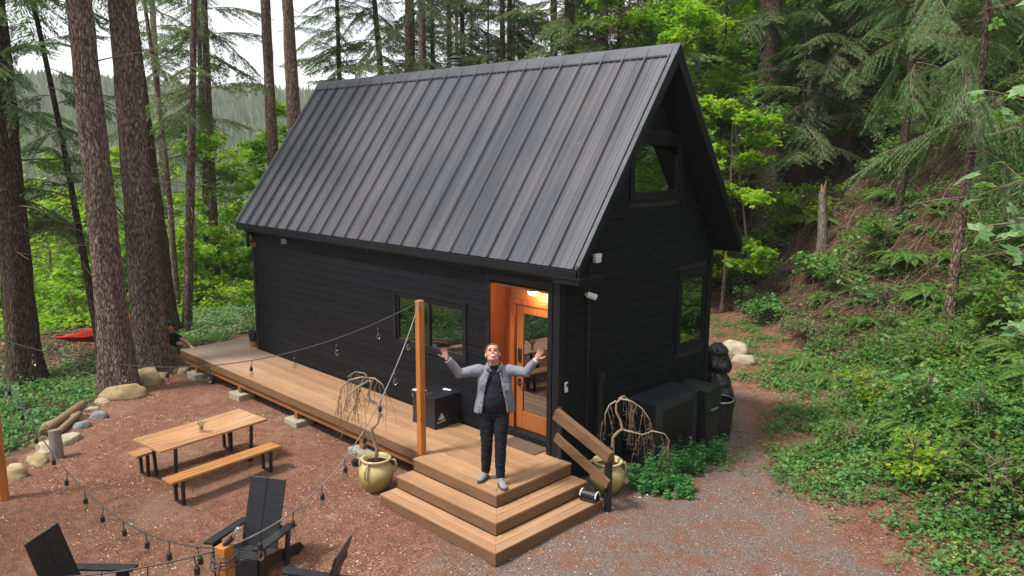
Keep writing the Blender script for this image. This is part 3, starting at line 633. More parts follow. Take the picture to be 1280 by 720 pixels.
    r=MB(); r.box(-1.16,-1.075,D-.035,D+.03,ZD,2.454); r.box(-1.074,-.194,D-.035,D+.03,2.385,2.454); r.build('door_frame','cedar_v',c,bevel=.004)
    r=MB(); r.box(-1.16,-.194,.16,D-.005,ZD+.002,ZD+.085); r.build('sill','black_trim',c,bevel=.004)
    d=MB(); x0,x1,z0,z1=-1.055,-.20,ZD+.088,2.375; y0,y1=D+.002,D+.045; w=.125
    d.box(x0,x0+w,y0,y1,z0,z1); d.box(x1-.06,x1,y0,y1,z0,z1); d.box(x0+w,x1-.06,y0,y1,z1-.12,z1); d.box(x0+w,x1-.06,y0,y1,z0,z0+.26)
    dd=d.build('door','door_wood',c,bevel=.004)
    g=MB(); g.box(x0+w,x1-.06,y0+.015,y0+.021,z0+.26,z1-.12); g.build('glass','window_glass',dd)
    h=MB(); h.box(x0+.035,x0+.095,y0-.018,y0,1.55,1.74); h.build('keypad','black_metal',dd,bevel=.003); h=MB(); h.box(x0+.04,x0+.09,y0-.018,y0,1.20,1.30); h.tube([(x0+.065,y0-.02,1.25),(x0+.065,y0-.06,1.25),(x0+.16,y0-.06,1.25)],.011,8)
    h.build('handle','black_metal',dd,bevel=.003)
    lp=MB(); lp.lathe([(.0,-.075),(.05,-.07),(.075,-.045),(.08,-.012)],20,(-.58,.13,2.655)); lp.build('porch_lamp','lamp_glow',c,smooth=True)
    lb=MB(); lb.lathe([(.092,-.014),(.095,0.0)],20,(-.58,.13,2.659)); lb.build('lamp_base','black_metal',c)
    rm=MB(); rm.box(-1.60,-1.56,.12,1.6,.46,2.9); rm.build('partition','curtain',c)
    # ---- windows: trim > sash, pane, mullion
    def window(axis,a0,a1,z0,z1,tr,mull=None,head=True):
        def B(mb,p0,p1,d0,d1,q0,q1):
            if axis=='y': mb.box(p0,p1,d0,d1,q0,q1)
            else: mb.box(-d1,-d0,p0,p1,q0,q1)
        f=MB(); o=-.022
        B(f,a0-tr,a0,o,.03,z0-tr,z1+tr); B(f,a1,a1+tr,o,.03,z0-tr,z1+tr); B(f,a0,a1,o,.03,z1,z1+tr); B(f,a0,a1,o,.03,z0-tr,z0)
        if head: B(f,a0-tr-.03,a1+tr+.03,o-.022,.0,z1+tr+.001,z1+tr+.028)
        wf=f.build('window','black_trim',c,bevel=.004)
        s=MB(); t=.034
        B(s,a0+.001,a0+t,.006,.05,z0+.001,z1-.001); B(s,a1-t,a1-.001,.006,.05,z0+.001,z1-.001); B(s,a0+t,a1-t,.006,.05,z1-t,z1-.001); B(s,a0+t,a1-t,.006,.05,z0+.001,z0+t)
        if mull: B(s,mull-.025,mull+.025,.004,.05,z0+t,z1-t)
        s.build('sash','black_metal',wf,bevel=.003)
        for p,q in ([(a0+t,mull-.025),(mull+.025,a1-t)] if mull else [(a0+t,a1-t)]):
            g=MB(); B(g,p,q,.030,.036,z0+t,z1-t); g.build('pane','window_glass',wf)
        return wf
    window('y',-3.46,-1.85,1.49,2.225,.075,-2.66)
    window('x',1.53,2.66,3.905,4.63,.10)
    window('x',2.86,3.61,1.49,2.58,.10)
    cu=MB()
    for i in range(9): cu.box(-3.36+i*.02,-3.342+i*.02,.15+.012*(i%2),.165+.012*(i%2),1.2,2.6)
    cu.build('curtain','curtain',c)
    # ---- roof: one ribbed sheet per slope
    def sheet(side):
        T=.383; prof=[]; x=-L-OL+.012
        xs=[]
        xe=ORR-.012; k=0
        # major ribs measured from the right-hand end
        base=-.04
        n0=int(math.floor((x-base)/T))-1
        for i in range(n0,3):
            r0=base+i*T
            for dx,h in ((-.018,0),(-.010,.040),(.010,.040),(.018,0),(.095,0),(.105,.009),(.127,.009),(.137,0),(.215,0),(.225,.009),(.247,.009),(.257,0)):
                xs.append((r0+dx,h))
        xs=[q for q in xs if x<q[0]<xe]; xs=[(x,0)]+xs+[(xe,0)]
        mb=MB(); n=len(xs); ln=math.hypot(ZR-ZE,W/2+OE); ny=(ZR-ZE)/ln; nz=(W/2+OE)/ln
        for z0,z1 in ((0,1),):
            for t in (0.0,1.0):
                for px,h in xs:
                    y=-OE+(W/2+OE)*t; z=ZE+(ZR-ZE)*t; y-=ny*h; z+=nz*h
                    if side: y=W-y
                    mb.v.append((px,y,z))
            for t in (0.0,1.0):
                for px,h in xs:
                    y=-OE+(W/2+OE)*t+ny*.006; z=ZE+(ZR-ZE)*t-nz*.006
                    if side: y=W-y
                    mb.v.append((px,y,z))
        fs=[(i,i+1,n+i+1,n+i) for i in range(n-1)]+[(2*n+i,3*n+i,3*n+i+1,2*n+i+1) for i in range(n-1)]+[(i,2*n+i,2*n+i+1,i+1) for i in range(n-1)]
        if side: fs=[tuple(reversed(f)) for f in fs]
        mb.f=fs; mb.mi=[0]*len(fs)
        return mb.build('roof','roof_metal',c)
    r0=sheet(0); r1=sheet(1)
    # deck boards under the sheets
    for side in (0,1):
        y=lambda v: W-v if side else v
        mb=MB(); th=.14
        pts=[(-OE+.012,ZE-.012),(W/2,ZR-.012),(W/2,ZR-.19),(-OE+.012,ZE-.10)]
        mb.prism([(y(a),b) for a,b in pts],(-L-OL+.02,ORR-.02),(0,0,0),(0,1,0),(0,0,1),(1,0,0))
        mb.build('soffit','black_trim',c)
        # rake boards, both gable ends
        for xx0,xx1,nm in ((ORR-.02,ORR+.012,'rake_board'),(-L-OL-.012,-L-OL+.02,'rake_board')):
            mb=MB(); pts=[(-OE,ZE+.02),(W/2,ZR+.025),(W/2,ZR-.20),(-OE,ZE-.125)]
            mb.prism([(y(a),b) for a,b in pts],(xx0,xx1),(0,0,0),(0,1,0),(0,0,1),(1,0,0)); rb=mb.build('rake_board','black_trim',c)
            mb=MB(); pts=[(-OE-.01,ZE+.045),(W/2,ZR+.052),(W/2,ZR+.026),(-OE-.01,ZE+.021)]
            xo=.09 if xx0>0 else -.0
            mb.prism([(y(a),b) for a,b in pts],((ORR-.045,ORR+.02) if xx0>0 else (-L-OL-.02,-L-OL+.045)),(0,0,0),(0,1,0),(0,0,1),(1,0,0)); mb.build('rake_flashing','roof_trim',c)
    fb=MB(); fb.box(-L-OL+.02,ORR-.02,-OE-.022,-OE+.011,ZE-.13,ZE-.016); fb.box(-L-OL+.02,ORR-.02,W+OE-.011,W+OE+.022,ZE-.13,ZE-.016); fb.build('fascia','black_trim',c,bevel=.003)
    # boxed eave return on the gable
    er=MB(); er.box(.014,ORR+.03,-OE-.02,.30,ZE-.20,ZE-.132); er.box(.014,ORR+.045,-OE-.035,.315,ZE-.131,ZE-.112); er.build('eave_return','black_trim',c,bevel=.003)
    rc=MB(); e=.105; dz=SL*e
    rc.prism([(W/2-e,ZR-dz+.055),(W/2,ZR+.062),(W/2+e,ZR-dz+.055),(W/2+e,ZR-dz+.034),(W/2,ZR+.042),(W/2-e,ZR-dz+.034)],(-L-OL-.025,ORR+.028),(0,0,0),(0,1,0),(0,0,1),(1,0,0)); rc.build('ridge_cap','roof_trim',c)
    # flue
    fl=MB(); fl.tube([(-4.5,W/2+.35,ZR-.75),(-4.5,W/2+.35,ZR+.20)],.085,16); fo=fl.build('chimney','grey_metal',c,smooth=False)
    fl=MB(); fl.tube([(-4.5,W/2+.35,ZR+.14),(-4.5,W/2+.35,ZR+.17)],.12,16); fl.tube([(-4.5,W/2+.35,ZR+.21),(-4.5,W/2+.35,ZR+.25)],[.125,.11],16); fl.lathe([(.13,0),(.10,.03),(0.01,.05)],16,(-4.5,W/2+.35,ZR+.27)); fl.build('cap','black_metal',fo)
    # small fittings
    v=MB(); v.box(-6.95,-6.79,-.05,-.003,2.755,2.85); v.box(-6.94,-6.80,-.062,-.05,2.76,2.78); v.build('vent_hood','grey_metal',c,bevel=.006)
    v=MB()
    for zz in (2.72,2.90): v.prism([(0,0),(-.13,.0),(-.13,-.03),(0,-.11)],(-L+.06,-L+.12),(0,-.003,zz),(0,1,0),(0,0,1),(1,0,0))
    v.box(-L+.055,-L+.125,-.16,-.12,2.60,2.95); v.build('eave_bracket','black_trim',c)
    v=MB(); v.prism([(0,0),(-.12,.0),(-.04,-.09),(0,-.09)],(-L+.04,-L+.16),(0,-.004,2.69),(0,1,0),(0,0,1),(1,0,0)); v.build('bracket','beam_wood',c)
    v=MB(); v.tube([(.0,.66,3.06),(.07,.66,3.07)],.018,8); v.prism([(-.055,-.06),(.055,-.06),(.075,.06),(-.075,.06)],(.05,.10),(0,.66,3.10),(0,1,0),(0,0,1),(1,0,0)); v.build('floodlight','white_paint',c,bevel=.006)
    v=MB(); v.tube([(.0,.52,2.62),(.05,.53,2.62)],.022,10); v.tube([(.05,.49,2.63),(.14,.58,2.59)],.042,14); cm=v.build('security_camera','white_paint',c,smooth=False,bevel=.004)
    v=MB(); v.tube([(.137,.577,2.592),(.143,.583,2.589)],.030,14); v.build('lens','black_plastic',cm)
    v=MB(); v.box(.013,.04,.10,.155,1.36,1.50); db=v.build('doorbell','white_paint',c,bevel=.01)
    v=MB(); v.box(.041,.044,.112,.143,1.435,1.485); v.build('lens','black_plastic',db)
    v=MB(); v.ball((-.02,-.04,2.93),.035,12,8); v.build('soffit_lamp','white_paint',c,smooth=True)
    v=MB(); v.box(.004,.075,.78,.87,.02,1.36); v.box(.004,.09,.765,.885,1.36,1.50); v.build('conduit_cover','black_plastic',c,bevel=.01)
    v=MB(); v.box(.004,.09,1.22,1.32,.02,1.02); v.box(.004,.11,1.20,1.36,1.02,1.06); v.build('meter_box','black_plastic',c,bevel=.01)
    v=MB(); v.tube([(.035,.56,3.0),(.03,.56,2.55),(.03,.57,.1)],.011,6); v.build('cable','black_plastic',c)
    return c
build_cabin()
# ================================================================== deck
def build_deck():
    t=thing('deck','brown composite deck with corner steps wrapping the front of the cabin','deck',(0,0,0))
    e,P,D,D2,LD,T,R=.258,1.322,1.381,1.17,9.226,.271,.16
    BW=.1355; G=.0045; th=.025
    def plank(mb,poly,z,th=th):
        mb.prism(poly,(z-th,z),(0,0,0),(1,0,0),(0,1,0),(0,0,1))
    mx=MB(); my=MB(); mxs=[]
    def flush():
        nonlocal mx,my
        if mx.f: mx.build('board','deck_x',t,bevel=.003)
        if my.f: my.build('board','deck_y',t,bevel=.003)
        mx=MB(); my=MB()
    # platform: frame boards on the front and right, field boards along x
    yb=-D
    plank(mx,[(-P,-D),(e,-D),(e-BW,-D+BW),(-P,-D+BW)],ZD)
    plank(my,[(e,-D),(e,-.003),(e-BW+G,-.003),(e-BW+G,-D+BW+G*0)],ZD)
    plank(my,[(e-BW-G*0,-D+BW+.0),(e-BW,-.003),(e-2*BW+G,-.003),(e-2*BW+G,-D+BW)],ZD)
    y=-D+BW+G; rows=int((D-BW)/BW); bw=(D-BW-G-.018)/9
    for i in range(9):
        y0=y+i*bw; y1=y0+bw-G
        x0=-P if True else 0
        plank(mx,[(x0 if y1<=-D2+.02 else -P,y0),(e-2*BW,y0),(e-2*BW,y1),(-P,y1)],ZD)
    flush()
    # boards inside the recess
    plank(mx,[(-1.294,-.012),(-.196,-.012),(-.196,.155),(-1.294,.155)],ZD+.0005)
    flush()
    # long front run, mitred into the side run at the far corner
    n=8; bw=(D2-.014)/n
    def xm(y): return -LD+(y+D2)*(LD-L-.016)/D2
    for i in range(n):
        y0=-D2+i*bw; y1=y0+bw-G
        js=[xm((y0+y1)/2)]
        plank(mx,[(xm(y0),y0),(-P-G,y0),(-P-G,y1),(xm(y1),y1)],ZD)
    n2=8; b2=(LD-L-.016)/n2
    for i in range(n2):
        x0=-LD+i*b2; x1=x0+b2-G
        def yy(x): return -D2+(x+LD)*D2/(LD-L-.016)
        plank(my,[(x0,yy(x0)+G),(x1,yy(x1)+G),(x1,W),(x0,W)],ZD)
    flush()
    # steps
    for k in (1,2):
        flush()
        z=ZD-k*R; o=k*T; i0=o-T
        for b in range(2):
            a0=o-b*(T/2); a1=o-(b+1)*(T/2)+G
            plank(mx,[(-P,-D-a0),(e+a0,-D-a0),(e+a1,-D-a1),(-P,-D-a1)],z)
            plank(my,[(e+a0,-D-a0+.002),(e+a0,-.012),(e+a1,-.012),(e+a1,-D-a1+.002)],z)
    
    flush(); fx=MB(); fy=MB()
    def ff():
        nonlocal fx,fy
        if fx.f: fx.build('fascia','fascia_x',t,bevel=.003)
        if fy.f: fy.build('fascia','fascia_y',t,bevel=.003)
        fx=MB(); fy=MB()
    for k in (0,1,2):
        ff()
        z=ZD-k*R; o=k*T; zb=z-R-th*0+ (.004)
        zb=max(zb,.0) if k==2 else zb-.0
        fx.box(-P+.004,e+o-.006,-D-o+.006,-D-o+.028,z-R+.003,z-th-.002)
        fy.box(e+o-.028,e+o-.006,-D-o+.03,-.014,z-R+.003,z-th-.002)
        ff(); fy.box(-P+.006,-P+.028,-D-o+.03,(-D2+.0 if k==0 else -D-o+T+.02),z-R+.003,z-th-.002)
    ff(); fx.box(-LD+.006,-P-.002,-D2+.006,-D2+.028,ZD-.15,ZD-th-.002); fy.box(-LD+.006,-LD+.028,-D2+.03,W,ZD-.15,ZD-th-.002)
    ff()
    bm=MB(); bm.box(-LD+.10,-P-.01,-D2+.05,-D2+.09,ZD-.27,ZD-.03)
    for i in range(16): bm.box(-LD+.2+i*.5,-LD+.24+i*.5,-D2+.095,-.03,ZD-.20,ZD-.03)
    bm.build('beam','beam_wood',t,bevel=.003)
    fr=MB(); fr.box(-P+.06,e-.06,-D+.06,-.03,.02,ZD-.06); fr.box(-P+.06,e+T-.06,-D-T+.06,-.03,.02,ZD-R-.06); fr.box(-P+.06,e+2*T-.06,-D-2*T+.06,-.03,.02,ZD-2*R-.06); fr.build('frame','black_trim',t)
    for x in (-8.62,-6.78,-4.78,-2.9):
        p=MB(); p.box(x-.045,x+.045,-D2+.05-.0,-D2+.14,.10,ZD-.271); po=p.build('post','beam_wood',t,bevel=.003)
        q=MB(); q.box(x-.20,x+.20,-D2-.06,-D2+.26,-.06,.10); q.build('footing','concrete',po,bevel=.012)
    # handrail on the right
    rl=MB(); y=-.075
    rl.bar((.03,y,1.12),(.93,y,.77),.085,.15); h=rl.build('handrail','fascia_x',t,bevel=.005)
    r2=MB(); r2.bar((.03,y,.80),(.91,y,.41),.035,.13); r2.build('rail','fascia_x',h,bevel=.004)
    r3=MB(); r3.box(.815,.885,y+.045,y+.115,-.02,.86); r3.box(.02,.085,y+.045,y+.07,ZD,1.2); r3.build('post','black_metal',h,bevel=.004)
build_deck()
# ================================================================== things on and beside the deck
def build_things():
    # light posts
    def post(x,y,z0,z1,w,rz,label,name='light_post'):
        t=thing(name,label,'post',(x,y,z0),rz)
        m=MB(); m.box(-w/2,w/2,-w/2,w/2,0,z1-z0); m.build('pole','post_wood',t,bevel=.006)
        m=MB(); m.tube([(w*.3,-w*.55,z1-z0-.06),(w*.3,-w*.95,z1-z0-.05),(w*.3,-w*.95,z1-z0-.01)],.006,6); m.build('hook','grey_metal',t)
        return t
    post(-1.36,-1.20,ZD,2.58,.088,0,'slim orange wooden post standing on the deck left of the man')
    post(-4.90,-5.27,0,2.25,.10,0,'orange wooden post cut by the left edge of the photo')
    post(1.65,-5.3,0,1.86,.088,RAD(20),'short view of an orange post top wrapped in light cables at bottom')
    # storage box
    t=thing('storage_box','black wooden storage box with white printed label against the cabin wall','box',(-2.20,-.25,ZD))
    m=MB(); w,d,h=.255,.235,.50
    for i in range(6): m.box(-w+i*.085,-w+i*.085+.083,-d,d,.02,h-.06)
    m.box(-w-.005,w+.005,-d-.005,d+.005,0,.045); b=m.build('body','black_plastic',t,bevel=.004)
    m=MB()
    for i in range(6): m.box(-w-.02+i*.0925,-w-.02+i*.0925+.090,-d-.02,d+.02,h-.058,h-.02)
    m.build('lid','chair_black',t,bevel=.005)
    m=MB(); m.box(w+.002,w+.016,-.07,.07,.34,.355); m.build('handle','black_metal',t,bevel=.003)
    # illegible printed label low on the right-hand face, as small bars
    m=MB(); m.box(w+.0055,w+.0075,-d+.03,-d+.215,.07,.24); lb=m.build('label','black_metal',t)
    m=MB(); X0,X1=w+.0078,w+.0095; c=-d+.12
    for a,b2,z0,z1 in ((c-.022,c+.026,.205,.217),(c-.010,c+.030,.187,.196),(c-.038,c+.050,.163,.179),(c-.060,c+.058,.138,.152),(c-.015,c+.020,.124,.130),(c-.078,c-.042,.088,.101),(c-.030,c+.0,.092,.104),(c+.018,c+.036,.094,.114),(c+.052,c+.070,.096,.118)): m.box(X0,X1,a,b2,z0,z1)
    m.build('print','white_paint',lb)
    t=thing('cloth','pale folded cloth draped over the left edge of the black box','cloth',(-2.40,-.40,ZD+h-.018))
    m=MB(); m.box(-.09,.10,-.06,.06,0,.008); m.box(-.10,-.091,-.06,.06,-.10,.008); m.build('fold','white_paint',t,bevel=.003)
    t=thing('glove','small white glove lying at the back of the black box lid','glove',(-2.12,-.12,ZD+h-.018),.5)
    m=MB(); m.ball((0,0,.015),(.05,.03,.016),10,6)
    for k in range(4): m.tube([(.04,-.018+k*.012,.014),(.085,-.024+k*.015,.010)],.006,6)
    m.build('palm','white_paint',t,smooth=True)
    # door mat
    t=thing('doormat','brown bristly doormat on the deck in front of the cedar door','doormat',(-.62,.0,ZD+.001))
    m=MB(); m.box(-.30,.36,-.16,.125,0,.014); m.build('mat','doormat',t,bevel=.004)
    # little planter at far corner of the cabin
    t=thing('flower_pot','small black flower pot on a clay base at the cabin corner','flower pot',(-L-.20,.02,ZD))
    m=MB(); m.lathe([(.075,0),(.085,.12)],16); m.build('stand','clay_pot',t)
    m=MB(); m.lathe([(.08,.121),(.115,.30),(.115,.32),(.10,.32),(.095,.29)],16); m.build('pot','black_plastic',t)
    # boot brush
    t=thing('boot_brush','black boot brush with two pale round ends on the lowest step','boot brush',(.69,-.16,.161),RAD(12))
    m=MB(); m.box(-.11,.11,-.07,.07,0,.035); m.build('base','black_plastic',t,bevel=.006)
    m=MB(); m.tube([(-.10,0,.07),(.10,0,.07)],.058,20); m.build('bristles','black_plastic',t)
    for sx in (-1,1):
        m=MB(); pts=[(sx*.106,.066*cos(a),.062+.066*sin(a)) for a in np.linspace(0,pi,13)]; m.tube(pts,.009,8); m.build('rim','white_paint',t,smooth=True)
    # glazed pots with leafless weeping trees
    def pot(x,y,label,pts,branches,seed,scale=1.0):
        t=thing('potted_weeping_tree',label,'potted tree',(x,y,HG(x,y)),0)
        m=MB(); m.lathe([(.12,0),(.15,.02),(.205,.12),(.235,.22),(.225,.32),(.175,.385),(.165,.405),(.20,.435),(.205,.455),(.195,.465),(.165,.455),(.155,.41),(.14,.38)],40)
        p=m.build('pot','glazed_pot',t,smooth=True)
        for a in (RAD(200),RAD(-70),RAD(60)):
            m=MB(); q=[(cos(a)*(r),sin(a)*(r),z) for r,z in ((.195,.41),(.245,.40),(.268,.34),(.262,.27),(.245,.22))]; m.tube(q,[.022,.022,.018,.014,.006],8); m.build('handle','glazed_pot',p,smooth=True)
        m=MB(); m.lathe([(.001,.402),(.158,.398)],24); 
        for k in range(40):
            a=random.random()*6.28; r=random.random()*.13; m.ball((r*cos(a),r*sin(a),.402),.014,5,3)
        m.build('soil','soil',p)
        m=MB(); n=len(pts); m.tube(pts,[.026-.014*i/(n-1) for i in range(n)],10); m.build('trunk','twig',t,smooth=True)
        m=MB(); hm=MB(); rr=random.Random(seed)
        for br,hang in branches:
            n=len(br); m.tube(br,[.013-.008*i/(n-1) for i in range(n)],6)
            for i in range(int(hang*.8)):
                s=rr.uniform(.15,1)*(n-1); k=min(int(s),n-2); f=s-k
                p=Vector(br[k]).lerp(Vector(br[k+1]),f); ln=rr.uniform(.15,.62); q=[p]; d=Vector((rr.uniform(-.5,.5),rr.uniform(-.5,.5),.1))
                for j in range(7):
                    d=d*.72+Vector((rr.uniform(-.3,.3),rr.uniform(-.3,.3),-.75)); q.append(q[-1]+d.normalized()*ln/7)
                hm.tube(q,[.0034]*3+[.0024]*5,4)
                for j in range(int(ln*14)):
                    k2=rr.randrange(1,7); hm.tube([q[k2],q[k2]+Vector((rr.uniform(-.06,.06),rr.uniform(-.06,.06),-.03))],.002,3)
        m.build('branch','twig',t,smooth=True); hm.build('twig','dead_twig',t,smooth=True)
    # left pot: local x to the image right is about (.71,.70)
    R_=Vector((.713,.701,0)); 
    def loc(a,kz=.84,kp=.9,dp=.05): return [tuple(R_*(p*kp+dp*min(1,(z-.38)*2))+Vector((0,0,.38+(z-.38)*kz))+Vector((.7,-.7,0))*q) for p,z,q in a]
    loc2=lambda a: loc(a,.76,.92,0)
    pot(-1.76,-1.66,'glazed tan pot holding a bare weeping tree left of the steps',
        loc([(.0,.38,0),(-.01,.62,0),(-.09,.82,0),(-.10,.95,.02),(-.02,1.05,.02),(.02,1.20,0),(-.02,1.36,0),(-.12,1.42,0),(-.14,1.52,0),(-.10,1.68,0),(-.12,1.78,0)]),
        [(loc([(-.12,1.78,0),(-.24,1.80,.02),(-.40,1.76,.04),(-.52,1.66,.05),(-.57,1.45,.05),(-.58,1.2,.06)]),20),
         (loc([(-.12,1.78,0),(-.24,1.72,-.06),(-.30,1.50,-.08),(-.36,1.30,-.10),(-.46,1.12,-.1),(-.50,1.0,-.1)]),12),
         (loc([(-.12,1.78,0),(-.04,1.80,.06),(.08,1.72,.1),(.13,1.58,.1)]),10),
         (loc([(-.13,1.74,0),(-.26,1.68,.1),(-.42,1.55,.14),(-.48,1.3,.14)]),12),
         (loc([(-.12,1.76,0),(-.20,1.86,.0),(-.32,1.88,.0),(-.44,1.80,0)]),9)],3)
    pot(.50,.44,'glazed tan pot holding a bare weeping tree beside the handrail',
        loc2([(.08,.38,0),(.07,.70,0),(.07,.90,0),(.14,1.0,0),(.20,1.06,0),(.17,1.2,0),(.10,1.38,0),(.10,1.52,0),(.18,1.62,0)]),
        [(loc2([(.16,1.60,0),(.30,1.58,.04),(.46,1.45,.05),(.56,1.28,.06),(.60,1.18,.06)]),14),
         (loc2([(.18,1.05,0),(.34,1.02,.05),(.48,.98,.06),(.62,1.06,.08),(.78,1.02,.1),(.86,.9,.1),(.80,.66,.1)]),20),
         (loc2([(.14,1.60,0),(.22,1.62,-.08),(.32,1.50,-.1),(.36,1.3,-.1)]),14),
         (loc2([(.10,1.56,0),(.0,1.5,.03),(-.06,1.35,.05),(-.05,1.05,.05)]),6)],8)
    # heat pump cabinet
    t=thing('heat_pump','black slatted equipment cabinet standing beside the gable wall','equipment cabinet',(.33,2.0,0))
    m=MB(); m.box(-.235,.235,-.55,.55,.02,.96); m.box(-.26,.26,-.575,.575,.961,1.0); m.build('body','cabinet_black',t,bevel=.008)
    m=MB()
    for i in range(20): m.box(.236,.242,-.36+i*.040,-.36+i*.040+.016,.32,.88)
    for i in range(7): m.box(.242,.246,-.38,.42,.36+i*.08,.368+i*.08)
    for i in range(10): m.box(-.18+i*.038,-.165+i*.038,-.556,-.551,.3,.85)
    m.build('grille','black_metal',t)
    # wheelie bin
    t=thing('wheelie_bin','dark green wheeled rubbish bin between cabinet and metal can','rubbish bin',(.42,2.86,0))
    m=MB(); m.prism([(-.18,.03),(.18,.03),(.235,.92),(-.235,.92)],(-.24,.24),(0,0,0),(0,1,0),(0,0,1),(1,0,0)); m.build('body','bin_green',t,bevel=.02)
    m=MB(); m.prism([(-.25,.925),(.25,.925),(.25,.95),(.1,1.0),(-.1,1.0),(-.25,.95)],(-.26,.27),(0,0,0),(0,1,0),(0,0,1),(1,0,0)); m.build('lid','bin_green',t,bevel=.012)
    m=MB(); m.box(.242,.27,-.10,.10,.62,.65); m.build('handle','grey_metal',t,bevel=.005)
    for y in (-.2,.2):
        m=MB(); m.tube([(-.2,y-.02,.06),(-.2,y+.02,.06)],.07,14); m.build('wheel','black_plastic',t)
    # can
    t=thing('metal_can','open round black metal trash can at the end of the bins','trash can',(.50,3.32,0))
    m=MB(); m.lathe([(.185,.0),(.19,.02),(.205,.25),(.208,.255),(.206,.262),(.215,.62),(.222,.63),(.222,.65),(.21,.655),(.205,.64),(.19,.10),(.01,.09)],36); m.build('body','black_metal',t,smooth=False)
    m=MB(); a=np.linspace(0,2*pi,33)[:-1]; m.tube([(.219*cos(q),.219*sin(q),.652) for q in np.append(a,0)],.011,8); m.build('rim','grey_metal',t,smooth=True)
    for sg in (-1,1):
        m=MB(); m.tube([(sg*.0,sg*.215,.50),(sg*.03,sg*.25,.47),(sg*-.03,sg*.25,.47),(0,sg*.215,.50)],.007,6); m.build('handle','grey_metal',t)
    # tied bags
    for (x,y,r,h,z0,sd,lab) in ((.02,4.10,.27,.92,0,1,'tall lower black rubbish bag behind the cabin corner'),(-.03,4.16,.22,.52,.80,2,'upper crumpled black rubbish bag topping the stack at cabin corner')):
        N,K=44,30; V=[];F=[]
        for i in range(K+1):
            t=i/K; rr_=r*(min(1,(t*6+.45))**.6)*(1-max(0,t-.72)**1.5*5.2)*(1-.10*sin(t*9+sd)); rr_=max(rr_,.03)
            for k in range(N):
                q=2*pi*k/N; cr=1-.13*abs(noise.noise(Vector((cos(q)*2.4+sd,sin(q)*2.4,t*2.2))))-.07*abs(noise.noise(Vector((cos(q)*6,sin(q)*6+sd,t*5))))+.10*noise.noise(Vector((cos(q)*1.2,sin(q)*1.2,t*2+sd*3)))
                V.append((rr_*cr*cos(q)+.03*sin(t*4+sd),rr_*cr*sin(q),t*h+.02*noise.noise(Vector((cos(q)*3,sin(q)*3,t*4)))))
        F=[(i*N+k,i*N+(k+1)%N,(i+1)*N+(k+1)%N,(i+1)*N+k) for i in range(K) for k in range(N)]+[tuple(range(N-1,-1,-1)),tuple(K*N+k for k in range(N))]
        m=MB(); m.add(V,F); o=m.build('rubbish_bag','bag_plastic',None,smooth=True,loc=(x,y,z0)); tag(o,lab,'rubbish bag')
    # low garden lamps
    for x,y,lab in ((-2.62,-1.42,'small black garden lamp with glass bulb left of the glazed pot'),(-8.64,-1.08,'tiny path lamp under the far corner of the deck'),(-8.02,-1.06,'second tiny path lamp under the deck right of the far footing')):
        t=thing('garden_lamp',lab,'garden lamp',(x,y,HG(x,y)))
        m=MB(); m.lathe([(.045,0),(.05,.09),(.03,.10)],14); m.build('base','black_plastic',t)
        m=MB(); m.lathe([(.018,.1),(.032,.15),(.03,.2),(.01,.225)],14); m.build('bulb','bulb_glass',t,smooth=True)
    # picnic table and benches
    def plane_pts(z,pts): return pts
    def table(name,label,cat,cx,cy,rz,wid,ln,h,th,nb,mat,legin,foot):
        t=thing(name,label,cat,(cx,cy,HG(cx,cy)),rz)
        m=MB(); bw=wid/nb
        for i in range(nb): m.box(-wid/2+i*bw,-wid/2+(i+1)*bw-.002,-ln/2+.001*i,ln/2-.0013*i,h-th,h)
        m.build('tabletop' if name=='picnic_table' else 'seat',mat,t,bevel=.003)
        for sy in (-1,1):
            y=sy*(ln/2-legin); m=MB(); s=.022
            a=wid/2*.86; b=wid/2*foot
            m.bar((-a,y,h-th-.004),(-b,y,.012),.045,s*1.6,up=(0,1,0)); m.bar((a,y,h-th-.004),(b,y,.012),.045,s*1.6,up=(0,1,0)); m.box(-b-.02,b+.02,y-.018,y+.018,.0,.028)
            m.box(-a-.02,a+.02,y-.018,y+.018,h-th-.012,h-th-.001); m.build('leg_frame','black_metal',t,bevel=.003)
        return t
    table('picnic_table','wooden table with light plank top and black metal legs','table',-4.03,-3.0,RAD(6.5),.72,1.63,.60,.032,4,'table_wood',.24,.72)
    table('bench','orange wooden bench in front of the table, nearer the camera','bench',-3.26,-3.06,RAD(6.3),.24,1.62,.36,.032,1,'bench_wood',.16,.72)
    table('bench','wooden bench mostly hidden under the far side of the table','bench',-4.48,-3.05,RAD(6.3),.25,1.60,.36,.032,1,'table_wood',.16,.72)
    t=thing('vase','small glass vase of dried flowers standing on the wooden table','vase',(-3.90,-3.07,.603))
    m=MB(); m.lathe([(.028,0),(.034,.01),(.034,.07),(.026,.085),(.028,.095)],14); m.build('jar','bulb_glass',t,smooth=True)
    m=MB(); rr=random.Random(4)
    for k in range(22):
        a=rr.uniform(0,6.28); r=rr.uniform(.02,.08); z=rr.uniform(.12,.2); m.tube([(0,0,.02),(r*.4*cos(a),r*.4*sin(a),z*.6),(r*cos(a),r*sin(a),z)],.0025,4); m.ball((r*cos(a),r*sin(a),z),.011,6,4)
    m.build('flower','flower_dry',t)
